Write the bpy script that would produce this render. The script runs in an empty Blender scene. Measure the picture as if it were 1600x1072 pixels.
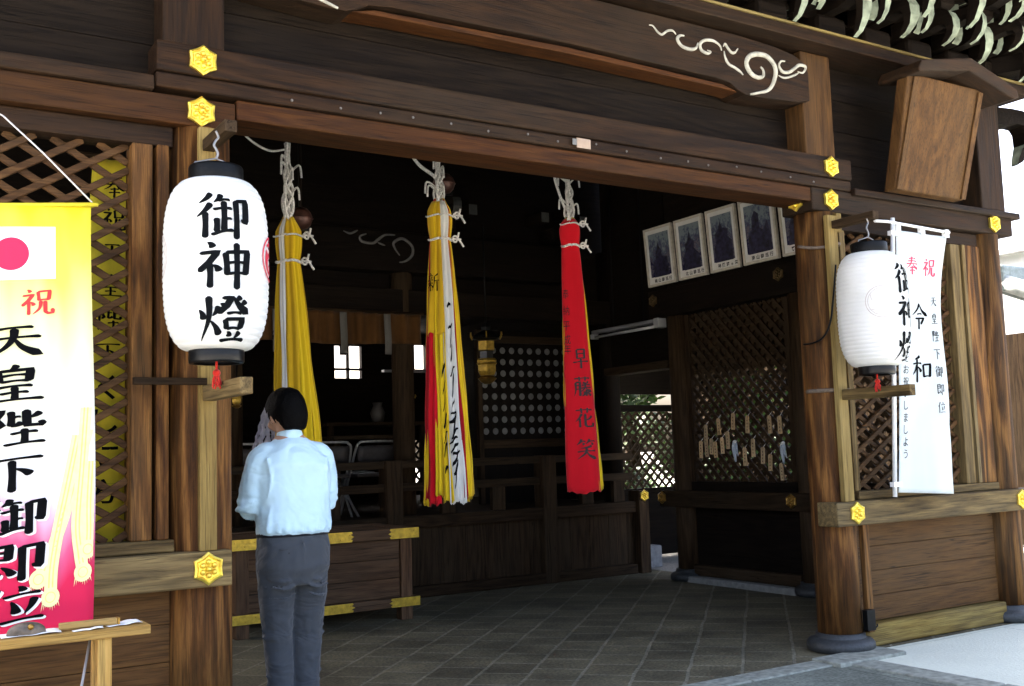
import bpy, bmesh, math, random
from mathutils import Vector, Matrix, noise as mnoise
R = math.radians
scene = bpy.context.scene
COL = scene.collection

# ------------------------------------------------------------------ camera
cam_data = bpy.data.cameras.new("camera")
cam = bpy.data.objects.new("camera", cam_data)
COL.objects.link(cam)
_yaw, _pitch, _roll = 0.563493, 0.102532, -0.0320007
_f = Vector((math.sin(_yaw) * math.cos(_pitch), math.cos(_yaw) * math.cos(_pitch), math.sin(_pitch)))
_r0 = Vector((math.cos(_yaw), -math.sin(_yaw), 0))
_u0 = _r0.cross(_f)
_r = math.cos(_roll) * _r0 + math.sin(_roll) * _u0
_u = -math.sin(_roll) * _r0 + math.cos(_roll) * _u0
cam.matrix_world = Matrix(((_r.x, _u.x, -_f.x, -1.2878), (_r.y, _u.y, -_f.y, -4.4856), (_r.z, _u.z, -_f.z, 1.2805), (0, 0, 0, 1)))
cam_data.sensor_fit = 'HORIZONTAL'
cam_data.sensor_width = 36.0
cam_data.lens = 36.0 * 1657.4 / 1600.0
cam_data.clip_start = 0.05
cam_data.clip_end = 600
scene.camera = cam

# ------------------------------------------------------------------ light
SUN_EL, SUN_AZ = 52.0, -12.0          # azimuth clockwise from +Y: the sun stands behind the hall
world = bpy.data.worlds.new("World")
scene.world = world
world.use_nodes = True
wn = world.node_tree
bg = wn.nodes["Background"]
sky = wn.nodes.new("ShaderNodeTexSky")
sky.sky_type = 'NISHITA'
sky.sun_disc = False
sky.sun_elevation = R(SUN_EL)
sky.sun_rotation = R(SUN_AZ)
sky.dust_density = 9.0
sky.ozone_density = 0.5
sky.air_density = 0.7
wn.links.new(sky.outputs[0], bg.inputs[0])
bg.inputs[1].default_value = 0.15
sun_d = bpy.data.lights.new("sun", 'SUN')
sun_d.energy = 3.0
sun_d.angle = R(0.5)
sun_d.color = (1.0, 0.95, 0.86)
sun = bpy.data.objects.new("sun", sun_d)
COL.objects.link(sun)
_sd = Vector((math.sin(R(SUN_AZ)) * math.cos(R(SUN_EL)), math.cos(R(SUN_AZ)) * math.cos(R(SUN_EL)), math.sin(R(SUN_EL))))
sun.rotation_euler = _sd.to_track_quat('Z', 'Y').to_euler()
sun.location = _sd * 60
scene.view_settings.view_transform = 'Standard'
scene.view_settings.look = 'None'
scene.view_settings.exposure = 3.3
scene.view_settings.gamma = 1.0
scene.cycles.max_bounces = 10
scene.cycles.diffuse_bounces = 5
scene.cycles.sample_clamp_indirect = 6.0
scene.cycles.use_denoising = True

rng = random.Random(7)

# ------------------------------------------------------------------ scene helpers
BASE = {}

def props(o, label=None, cat=None, group=None, kind=None):
    if label: o['label'] = label
    if cat: o['category'] = cat
    if group: o['group'] = group
    if kind: o['kind'] = kind
    return o

def thing(name, loc, label, cat, group=None):
    o = bpy.data.objects.new(name, None)
    o.empty_display_size = 0.1
    o.location = loc
    COL.objects.link(o)
    BASE[o] = Vector(loc)
    return props(o, label, cat, group)

def copy_tree(o, parent=None):
    c = o.copy()
    COL.objects.link(c)
    if parent is not None:
        c.parent = parent
    BASE[c] = BASE.get(o, Vector())
    for ch in o.children:
        copy_tree(ch, c)
    return c

class MB:
    def __init__(s):
        s.v = []; s.f = []; s.m = []; s.s = []
    def add(s, vs, fs, m=0, sm=False):
        o = len(s.v)
        s.v.extend([tuple(v) for v in vs])
        for f in fs:
            s.f.append([i + o for i in f]); s.m.append(m); s.s.append(sm)
    def box(s, a, b, m=0, rot=None, piv=None):
        (x0, y0, z0), (x1, y1, z1) = a, b
        vs = [(x0,y0,z0),(x1,y0,z0),(x1,y1,z0),(x0,y1,z0),(x0,y0,z1),(x1,y0,z1),(x1,y1,z1),(x0,y1,z1)]
        if rot is not None:
            p = Vector(piv) if piv is not None else Vector(((x0+x1)/2,(y0+y1)/2,(z0+z1)/2))
            vs = [rot @ (Vector(v) - p) + p for v in vs]
        s.add(vs, [(0,3,2,1),(4,5,6,7),(0,1,5,4),(1,2,6,5),(2,3,7,6),(3,0,4,7)], m)
        return s
    def bar(s, p, q, w, h, m=0, up=(0,0,1)):
        """a rectangular bar from p to q, width w across, height h along up"""
        p, q = Vector(p), Vector(q)
        d = (q - p).normalized()
        sx = d.cross(Vector(up)).normalized() * w / 2
        sz = sx.cross(d).normalized() * h / 2
        vs = [p-sx-sz, p+sx-sz, p+sx+sz, p-sx+sz, q-sx-sz, q+sx-sz, q+sx+sz, q-sx+sz]
        s.add(vs, [(0,1,2,3),(7,6,5,4),(1,0,4,5),(2,1,5,6),(3,2,6,7),(0,3,7,4)], m)
        return s
    def prism(s, poly, axis, c0, c1, m=0, side_m=None):
        """poly: 2-D outline (counter clockwise or not) in the two other axes; extruded along axis"""
        n = len(poly)
        def P(a, b, c):
            return {'x': (c, a, b), 'y': (a, c, b), 'z': (a, b, c)}[axis]
        vs = [P(a, b, c0) for a, b in poly] + [P(a, b, c1) for a, b in poly]
        o = len(s.v)
        s.v.extend(vs)
        def tri(base, flip):
            from mathutils.geometry import tessellate_polygon
            for t in tessellate_polygon([[Vector((a, b, 0)) for a, b in poly]]):
                t = list(t)
                if flip: t = t[::-1]
                s.f.append([o + base + i for i in t]); s.m.append(m); s.s.append(False)
        tri(0, True); tri(n, False)
        for i in range(n):
            j = (i + 1) % n
            s.f.append([o+i, o+j, o+n+j, o+n+i])
            s.m.append(m if side_m is None else side_m(i)); s.s.append(False)
        return s
    def tube(s, pts, r, n=8, m=0, cap=True, sm=True):
        pts = [Vector(p) for p in pts]
        k = len(pts)
        rs = r if isinstance(r, (list, tuple)) else [r] * k
        up = None
        rings = []
        for i, p in enumerate(pts):
            d = (pts[min(i+1, k-1)] - pts[max(i-1, 0)])
            if d.length < 1e-9: d = Vector((0,0,1))
            d.normalize()
            if up is None:
                up = Vector((0,0,1)) if abs(d.z) < .9 else Vector((1,0,0))
            a = d.cross(up)
            if a.length < 1e-6: a = d.orthogonal()
            a.normalize()
            b = a.cross(d).normalized()
            up = b
            rings.append([p + rs[i] * (math.cos(2*math.pi*t/n) * a + math.sin(2*math.pi*t/n) * b) for t in range(n)])
        vs = [v for rg in rings for v in rg]
        fs = []
        for i in range(k - 1):
            for t in range(n):
                u = (t + 1) % n
                fs.append((i*n+t, (i+1)*n+t, (i+1)*n+u, i*n+u))
        s.add(vs, fs, m, sm)
        if cap:
            o = len(s.v) - len(vs)
            s.f.append([o + t for t in range(n)]); s.m.append(m); s.s.append(False)
            s.f.append([o + (k-1)*n + t for t in range(n)][::-1]); s.m.append(m); s.s.append(False)
        return s
    def lathe(s, prof, c=(0,0,0), n=32, m=0, sm=True, capb=True, capt=True, a0=0.0):
        c = Vector(c)
        vs = []
        for r, z in prof:
            for t in range(n):
                a = a0 + 2*math.pi*t/n
                vs.append(c + Vector((r*math.cos(a), r*math.sin(a), z)))
        fs = []
        for i in range(len(prof) - 1):
            for t in range(n):
                u = (t+1) % n
                fs.append((i*n+t, i*n+u, (i+1)*n+u, (i+1)*n+t))
        s.add(vs, fs, m, sm)
        o = len(s.v) - len(vs)
        if capb: s.f.append([o+t for t in range(n)][::-1]); s.m.append(m); s.s.append(False)
        if capt: s.f.append([o+(len(prof)-1)*n+t for t in range(n)]); s.m.append(m); s.s.append(False)
        return s
    def grid(s, fn, nu, nv, m=0, sm=True):
        vs = [fn(i/nu, j/nv) for j in range(nv+1) for i in range(nu+1)]
        fs = [(j*(nu+1)+i, j*(nu+1)+i+1, (j+1)*(nu+1)+i+1, (j+1)*(nu+1)+i) for j in range(nv) for i in range(nu)]
        s.add(vs, fs, m, sm)
        return s
    def ball(s, c, r, nu=16, nv=10, m=0, sc=(1,1,1)):
        c = Vector(c)
        def fn(u, v):
            a, b = 2*math.pi*u, math.pi*(v-.5)
            return c + Vector((r*sc[0]*math.cos(a)*math.cos(b), r*sc[1]*math.sin(a)*math.cos(b), r*sc[2]*math.sin(b)))
        return s.grid(fn, nu, nv, m)
    def build(s, name, mats, parent=None, bevel=0.0, solid=0.0, sub=0, world=True, seg=2, normals=False, weld=False):
        me = bpy.data.meshes.new(name)
        if parent is not None and world:
            b = BASE[parent]
            vs = [(v[0]-b.x, v[1]-b.y, v[2]-b.z) for v in s.v]
        else:
            vs = [tuple(v) for v in s.v]
        me.from_pydata(vs, [], s.f)
        if not isinstance(mats, (list, tuple)): mats = [mats]
        for mt in mats: me.materials.append(mt)
        me.polygons.foreach_set('material_index', s.m)
        me.polygons.foreach_set('use_smooth', s.s)
        if normals or weld:
            bm = bmesh.new(); bm.from_mesh(me)
            if weld: bmesh.ops.remove_doubles(bm, verts=bm.verts, dist=1e-5)
            bmesh.ops.recalc_face_normals(bm, faces=bm.faces)
            bm.to_mesh(me); bm.free()
        me.update()
        o = bpy.data.objects.new(name, me)
        COL.objects.link(o)
        if parent is not None:
            o.parent = parent
            BASE[o] = BASE[parent]
        else:
            BASE[o] = Vector()
        if bevel:
            md = o.modifiers.new('bevel', 'BEVEL'); md.width = bevel; md.segments = seg; md.limit_method = 'ANGLE'; md.angle_limit = R(40)
            md.harden_normals = False
        if solid:
            md = o.modifiers.new('thickness', 'SOLIDIFY'); md.thickness = solid; md.offset = 0
        if sub:
            md = o.modifiers.new('subdivision', 'SUBSURF'); md.levels = sub; md.render_levels = sub
        return o

def bx(a, b, m=0): return MB().box(a, b, m)

def catmull(pts, n=6):
    pts = [Vector(p) for p in pts]
    out = []
    for i in range(len(pts) - 1):
        p0 = pts[max(i-1, 0)]; p1 = pts[i]; p2 = pts[i+1]; p3 = pts[min(i+2, len(pts)-1)]
        for k in range(n):
            t = k / n
            out.append(0.5 * ((2*p1) + (p2-p0)*t + (2*p0-5*p1+4*p2-p3)*t*t + (-p0+3*p1-3*p2+p3)*t**3))
    out.append(pts[-1])
    return out

# ------------------------------------------------------------------ materials
MC = {}
def srgb(r, g, b):
    f = lambda c: (c/255/12.92) if c/255 <= .04045 else ((c/255+.055)/1.055)**2.4
    return (f(r), f(g), f(b))

def newmat(name):
    m = bpy.data.materials.new(name)
    m.use_nodes = True
    nt = m.node_tree
    return m, nt, nt.nodes["Principled BSDF"]

def N(nt, typ, **kw):
    n = nt.nodes.new(typ)
    for k, v in kw.items():
        if k.startswith('i_'):
            n.inputs[k[2:].replace('_', ' ')].default_value = v
        else:
            setattr(n, k, v)
    return n

def ramp(nt, stops):
    n = nt.nodes.new("ShaderNodeValToRGB")
    el = n.color_ramp.elements
    while len(el) > 1: el.remove(el[-1])
    el[0].position = stops[0][0]; el[0].color = (*stops[0][1], 1)
    for p, c in stops[1:]:
        e = el.new(p); e.color = (*c, 1)
    return n

def plain(name, col, rough=.6, metal=0.0, var=0.15, scale=8.0, bump=0.0, spec=None, sheen=0):
    if name in MC: return MC[name]
    m, nt, b = newmat(name)
    tc = N(nt, "ShaderNodeTexCoord")
    nz = N(nt, "ShaderNodeTexNoise"); nz.inputs["Scale"].default_value = scale; nz.inputs["Detail"].default_value = 5
    nt.links.new(tc.outputs["Object"], nz.inputs["Vector"])
    lo = tuple(c*(1-var) for c in col); hi = tuple(min(1, c*(1+var)) for c in col)
    rp = ramp(nt, [(.3, lo), (.7, hi)])
    nt.links.new(nz.outputs["Fac"], rp.inputs["Fac"])
    nt.links.new(rp.outputs["Color"], b.inputs["Base Color"])
    b.inputs["Roughness"].default_value = rough
    b.inputs["Metallic"].default_value = metal
    if spec is not None: b.inputs["Specular IOR Level"].default_value = spec
    if sheen: b.inputs["Sheen Weight"].default_value = sheen
    if bump:
        bp = N(nt, "ShaderNodeBump"); bp.inputs["Strength"].default_value = bump; bp.inputs["Distance"].default_value = .01
        nt.links.new(nz.outputs["Fac"], bp.inputs["Height"]); nt.links.new(bp.outputs["Normal"], b.inputs["Normal"])
    MC[name] = m
    return m

WOODS = {  # dark, mid, light, grey weathering
    'pillar': ((.015,.0062,.0022), (.068,.030,.0105), (.185,.098,.038), (.080,.053,.030)),
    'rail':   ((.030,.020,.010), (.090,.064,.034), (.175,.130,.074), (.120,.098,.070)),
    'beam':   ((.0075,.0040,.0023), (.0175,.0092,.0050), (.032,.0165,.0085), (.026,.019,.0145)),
    'under':  ((.023,.0080,.0022), (.050,.0185,.0050), (.080,.032,.0092), (.036,.020,.010)),  # beam wood turned orange: bounce light on undersides put into the colour
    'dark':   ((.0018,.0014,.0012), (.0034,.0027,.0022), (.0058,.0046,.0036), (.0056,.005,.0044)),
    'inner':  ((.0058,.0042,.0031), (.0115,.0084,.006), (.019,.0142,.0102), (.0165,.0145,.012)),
    'panel':  ((.026,.0125,.0052), (.052,.028,.0125), (.080,.045,.021), (.055,.037,.024)),
    'plank':  ((.120,.083,.033), (.185,.132,.055), (.250,.188,.085), (.22,.185,.105)),
    'lattice':((.026,.0140,.0070), (.062,.035,.018), (.108,.066,.036), (.080,.056,.037)),
    'sill':   ((.085,.052,.016), (.165,.112,.036), (.270,.205,.078), (.20,.175,.11)),
    'table':  ((.20,.105,.028), (.31,.180,.055), (.41,.265,.095), (.33,.23,.12)),
    'ochre':  ((.085,.060,.022), (.145,.108,.045), (.20,.155,.070), (.15,.125,.07)),
    'tag':    ((.40,.26,.13), (.58,.40,.21), (.72,.53,.30), (.60,.46,.3)),
    'boxwood':((.020,.0125,.008), (.040,.026,.017), (.064,.043,.028), (.05,.04,.031)),
}
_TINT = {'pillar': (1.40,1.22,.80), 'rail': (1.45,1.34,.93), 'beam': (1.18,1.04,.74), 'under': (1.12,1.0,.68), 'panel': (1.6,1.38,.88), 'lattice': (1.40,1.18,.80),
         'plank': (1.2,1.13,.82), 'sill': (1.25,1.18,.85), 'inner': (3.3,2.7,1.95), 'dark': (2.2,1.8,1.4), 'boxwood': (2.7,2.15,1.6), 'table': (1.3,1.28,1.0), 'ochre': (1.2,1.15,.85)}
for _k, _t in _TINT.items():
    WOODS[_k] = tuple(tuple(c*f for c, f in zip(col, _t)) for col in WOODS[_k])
def wood(kind, axis='z', fig=1.0, amp=.13):
    key = ('wood', kind, axis, fig, amp)
    if key in MC: return MC[key]
    dk, md, lt, gy = WOODS[kind]
    m, nt, b = newmat(f"{kind}_wood_{axis}")
    L = nt.links
    tc = N(nt, "ShaderNodeTexCoord"); oi = N(nt, "ShaderNodeObjectInfo")
    ofs = N(nt, "ShaderNodeVectorMath", operation='SCALE'); ofs.inputs[0].default_value = (3.1, 5.7, 2.3)
    L.new(oi.outputs["Random"], ofs.inputs["Scale"])
    ad = N(nt, "ShaderNodeVectorMath", operation='ADD')
    L.new(tc.outputs["Object"], ad.inputs[0]); L.new(ofs.outputs[0], ad.inputs[1])
    sc = {'x': (.09,1,1), 'y': (1,.09,1), 'z': (1,1,.09)}[axis]
    mp = N(nt, "ShaderNodeMapping"); mp.inputs["Scale"].default_value = sc
    L.new(ad.outputs[0], mp.inputs["Vector"])
    # figure: warped growth rings
    warp = N(nt, "ShaderNodeTexNoise"); warp.inputs["Scale"].default_value = 5.0; warp.inputs["Detail"].default_value = 2.0
    L.new(mp.outputs[0], warp.inputs["Vector"])
    wv = N(nt, "ShaderNodeTexNoise"); wv.inputs["Scale"].default_value = 42.0; wv.inputs["Detail"].default_value = 6.0; wv.inputs["Roughness"].default_value = .65
    wv.inputs["Distortion"].default_value = .4
    L.new(mp.outputs[0], wv.inputs["Vector"])
    mul = N(nt, "ShaderNodeMath", operation='MULTIPLY'); mul.inputs[1].default_value = 62.0 * fig
    L.new(warp.outputs["Fac"], mul.inputs[0])
    sn = N(nt, "ShaderNodeMath", operation='SINE'); L.new(mul.outputs[0], sn.inputs[0])
    sm = N(nt, "ShaderNodeMath", operation='MULTIPLY_ADD'); sm.inputs[1].default_value = amp; sm.inputs[2].default_value = 0.0
    L.new(sn.outputs[0], sm.inputs[0])
    sum_ = N(nt, "ShaderNodeMath", operation='ADD'); L.new(sm.outputs[0], sum_.inputs[0]); L.new(wv.outputs["Fac"], sum_.inputs[1])
    rp = ramp(nt, [(.22, dk), (.5, md), (.82, lt)])
    L.new(sum_.outputs[0], rp.inputs["Fac"])
    # fine dark checks along the grain
    fine = N(nt, "ShaderNodeTexNoise"); fine.inputs["Scale"].default_value = 150.0; fine.inputs["Detail"].default_value = 3.0
    mp2 = N(nt, "ShaderNodeMapping"); mp2.inputs["Scale"].default_value = tuple(.35*c if c < 1 else c for c in sc)
    L.new(ad.outputs[0], mp2.inputs["Vector"]); L.new(mp2.outputs[0], fine.inputs["Vector"])
    fr = ramp(nt, [(.32, (.45,.45,.45)), (.5, (1,1,1))])
    L.new(fine.outputs["Fac"], fr.inputs["Fac"])
    mx0 = N(nt, "ShaderNodeMix", data_type='RGBA', blend_type='MULTIPLY'); mx0.inputs[0].default_value = .8
    L.new(rp.outputs["Color"], mx0.inputs[6]); L.new(fr.outputs["Color"], mx0.inputs[7])
    # big weathered patches
    big = N(nt, "ShaderNodeTexNoise"); big.inputs["Scale"].default_value = 2.3; big.inputs["Detail"].default_value = 5.0
    mp3 = N(nt, "ShaderNodeMapping"); mp3.inputs["Scale"].default_value = tuple(4*c if c < 1 else c for c in sc)
    L.new(ad.outputs[0], mp3.inputs["Vector"]); L.new(mp3.outputs[0], big.inputs["Vector"])
    br = ramp(nt, [(.42, (0,0,0)), (.68, (1,1,1))])
    L.new(big.outputs["Fac"], br.inputs["Fac"])
    bm_ = N(nt, "ShaderNodeMath", operation='MULTIPLY'); bm_.inputs[1].default_value = .55
    L.new(br.outputs["Color"], bm_.inputs[0])
    gmul = N(nt, "ShaderNodeMix", data_type='RGBA', blend_type='MULTIPLY'); gmul.inputs[0].default_value = .7
    gmul.inputs[6].default_value = (*gy, 1); L.new(fr.outputs["Color"], gmul.inputs[7])
    mx = N(nt, "ShaderNodeMix", data_type='RGBA')
    L.new(bm_.outputs[0], mx.inputs[0]); L.new(mx0.outputs[2], mx.inputs[6]); L.new(gmul.outputs[2], mx.inputs[7])
    # drying splits along the grain, and each timber a little lighter or darker than the next
    ck = N(nt, "ShaderNodeTexNoise"); ck.inputs["Scale"].default_value = 26.0; ck.inputs["Detail"].default_value = 1.5
    mp4 = N(nt, "ShaderNodeMapping"); mp4.inputs["Scale"].default_value = tuple(.28*c if c < 1 else c for c in sc); mp4.inputs["Location"].default_value = (3.3, 7.7, 1.9)
    L.new(ad.outputs[0], mp4.inputs["Vector"]); L.new(mp4.outputs[0], ck.inputs["Vector"])
    cr = ramp(nt, [(.490, (1,1,1)), (.499, (.22,.22,.22)), (.503, (.22,.22,.22)), (.512, (1,1,1))])
    L.new(ck.outputs["Fac"], cr.inputs["Fac"])
    gate = ramp(nt, [(.50, (0,0,0)), (.60, (.9,.9,.9))]); L.new(big.outputs["Fac"], gate.inputs["Fac"])
    mc = N(nt, "ShaderNodeMix", data_type='RGBA', blend_type='MULTIPLY'); L.new(gate.outputs["Color"], mc.inputs[0])
    L.new(mx.outputs[2], mc.inputs[6]); L.new(cr.outputs["Color"], mc.inputs[7])
    ov = N(nt, "ShaderNodeMapRange"); ov.inputs[3].default_value = .78; ov.inputs[4].default_value = 1.22; L.new(oi.outputs["Random"], ov.inputs[0])
    mo = N(nt, "ShaderNodeVectorMath", operation='SCALE'); L.new(mc.outputs[2], mo.inputs[0]); L.new(ov.outputs[0], mo.inputs["Scale"])
    L.new(mo.outputs[0], b.inputs["Base Color"])
    rr = N(nt, "ShaderNodeMapRange"); rr.inputs[3].default_value = .55; rr.inputs[4].default_value = .85
    L.new(wv.outputs["Fac"], rr.inputs[0]); L.new(rr.outputs[0], b.inputs["Roughness"])
    b.inputs["Specular IOR Level"].default_value = .08 if kind in ('dark', 'inner') else .16
    bp = N(nt, "ShaderNodeBump"); bp.inputs["Strength"].default_value = .45; bp.inputs["Distance"].default_value = .004
    hs = N(nt, "ShaderNodeMath", operation='ADD'); L.new(sum_.outputs[0], hs.inputs[0]); L.new(fr.outputs["Color"], hs.inputs[1])
    L.new(hs.outputs[0], bp.inputs["Height"]); L.new(bp.outputs["Normal"], b.inputs["Normal"])
    MC[key] = m
    return m

GOLD = plain("gilt_metal", (1.0, .66, .10), .34, .75, .25, 30, .25)
SHADEGILT = plain("shaded_gilt", (.10, .062, .02), .55, .5, .4, 25, .2)  # gilt of the indoor studs, their shade put into a darker colour
BRASS = plain("brass_and_shaded_gilt", (.34, .20, .045), .4, .8, .3, 25, .2)  # brass fittings; on indoor studs it is gilt darkened for the shade
STONE = plain("dark_granite", (.030, .033, .034), .55, 0, .3, 60, .25)
BLACKM = plain("blackened_metal", (.0045, .005, .0055), .45, .3, .3, 20, .1, spec=.2)
INK = plain("black_ink", (.0022, .0024, .0032), .7, 0, .3, 40, spec=.05)
REDINK = plain("red_ink", (.62, .012, .035), .6, 0, .15, 40)
WHITEP = plain("white_paint", (.42, .41, .34), .75, 0, .3, 22, .15, spec=.15)
PALEP = plain("pale_green_paint", (.215, .25, .185), .8, 0, .45, 16, .2, spec=.1)
CORD = plain("white_cord", (.62, .60, .56), .85, 0, .3, 90, .5)
PAPER = plain("white_paper", (.80, .80, .78), .8, 0, .05, 10)

def cloth(name, col, transl=.25, wr=.35, wscale=9.0, var=.08):
    if name in MC: return MC[name]
    m, nt, b = newmat(name)
    L = nt.links
    tc = N(nt, "ShaderNodeTexCoord")
    mp = N(nt, "ShaderNodeMapping"); mp.inputs["Scale"].default_value = (1, 1, .12); L.new(tc.outputs["Object"], mp.inputs[0])
    nz = N(nt, "ShaderNodeTexNoise"); nz.inputs["Scale"].default_value = wscale; nz.inputs["Detail"].default_value = 4
    L.new(mp.outputs[0], nz.inputs["Vector"])
    rp = ramp(nt, [(.3, tuple(c*(1-var) for c in col)), (.7, tuple(min(1, c*(1+var)) for c in col))])
    L.new(nz.outputs["Fac"], rp.inputs[0])
    gz = N(nt, "ShaderNodeTexNoise"); gz.inputs["Scale"].default_value = 3.1; gz.inputs["Detail"].default_value = 6; gz.inputs["Roughness"].default_value = .7; L.new(tc.outputs["Object"], gz.inputs["Vector"])
    gr = ramp(nt, [(.36, (.70,.66,.60)), (.62, (1,1,1))]); L.new(gz.outputs["Fac"], gr.inputs[0])
    gm = N(nt, "ShaderNodeMix", data_type='RGBA', blend_type='MULTIPLY'); gm.inputs[0].default_value = min(1, var*3)
    L.new(rp.outputs[0], gm.inputs[6]); L.new(gr.outputs[0], gm.inputs[7]); L.new(gm.outputs[2], b.inputs["Base Color"])
    b.inputs["Roughness"].default_value = .85; b.inputs["Specular IOR Level"].default_value = .15
    b.inputs["Sheen Weight"].default_value = .15
    bp = N(nt, "ShaderNodeBump"); bp.inputs["Strength"].default_value = wr; bp.inputs["Distance"].default_value = .03
    L.new(nz.outputs["Fac"], bp.inputs["Height"]); L.new(bp.outputs[0], b.inputs["Normal"])
    if transl:
        tr = N(nt, "ShaderNodeBsdfTranslucent"); L.new(rp.outputs[0], tr.inputs[0])
        ms = N(nt, "ShaderNodeMixShader"); ms.inputs[0].default_value = transl
        L.new(b.outputs[0], ms.inputs[1]); L.new(tr.outputs[0], ms.inputs[2])
        L.new(ms.outputs[0], nt.nodes["Material Output"].inputs[0])
    MC[name] = m
    return m

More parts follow.
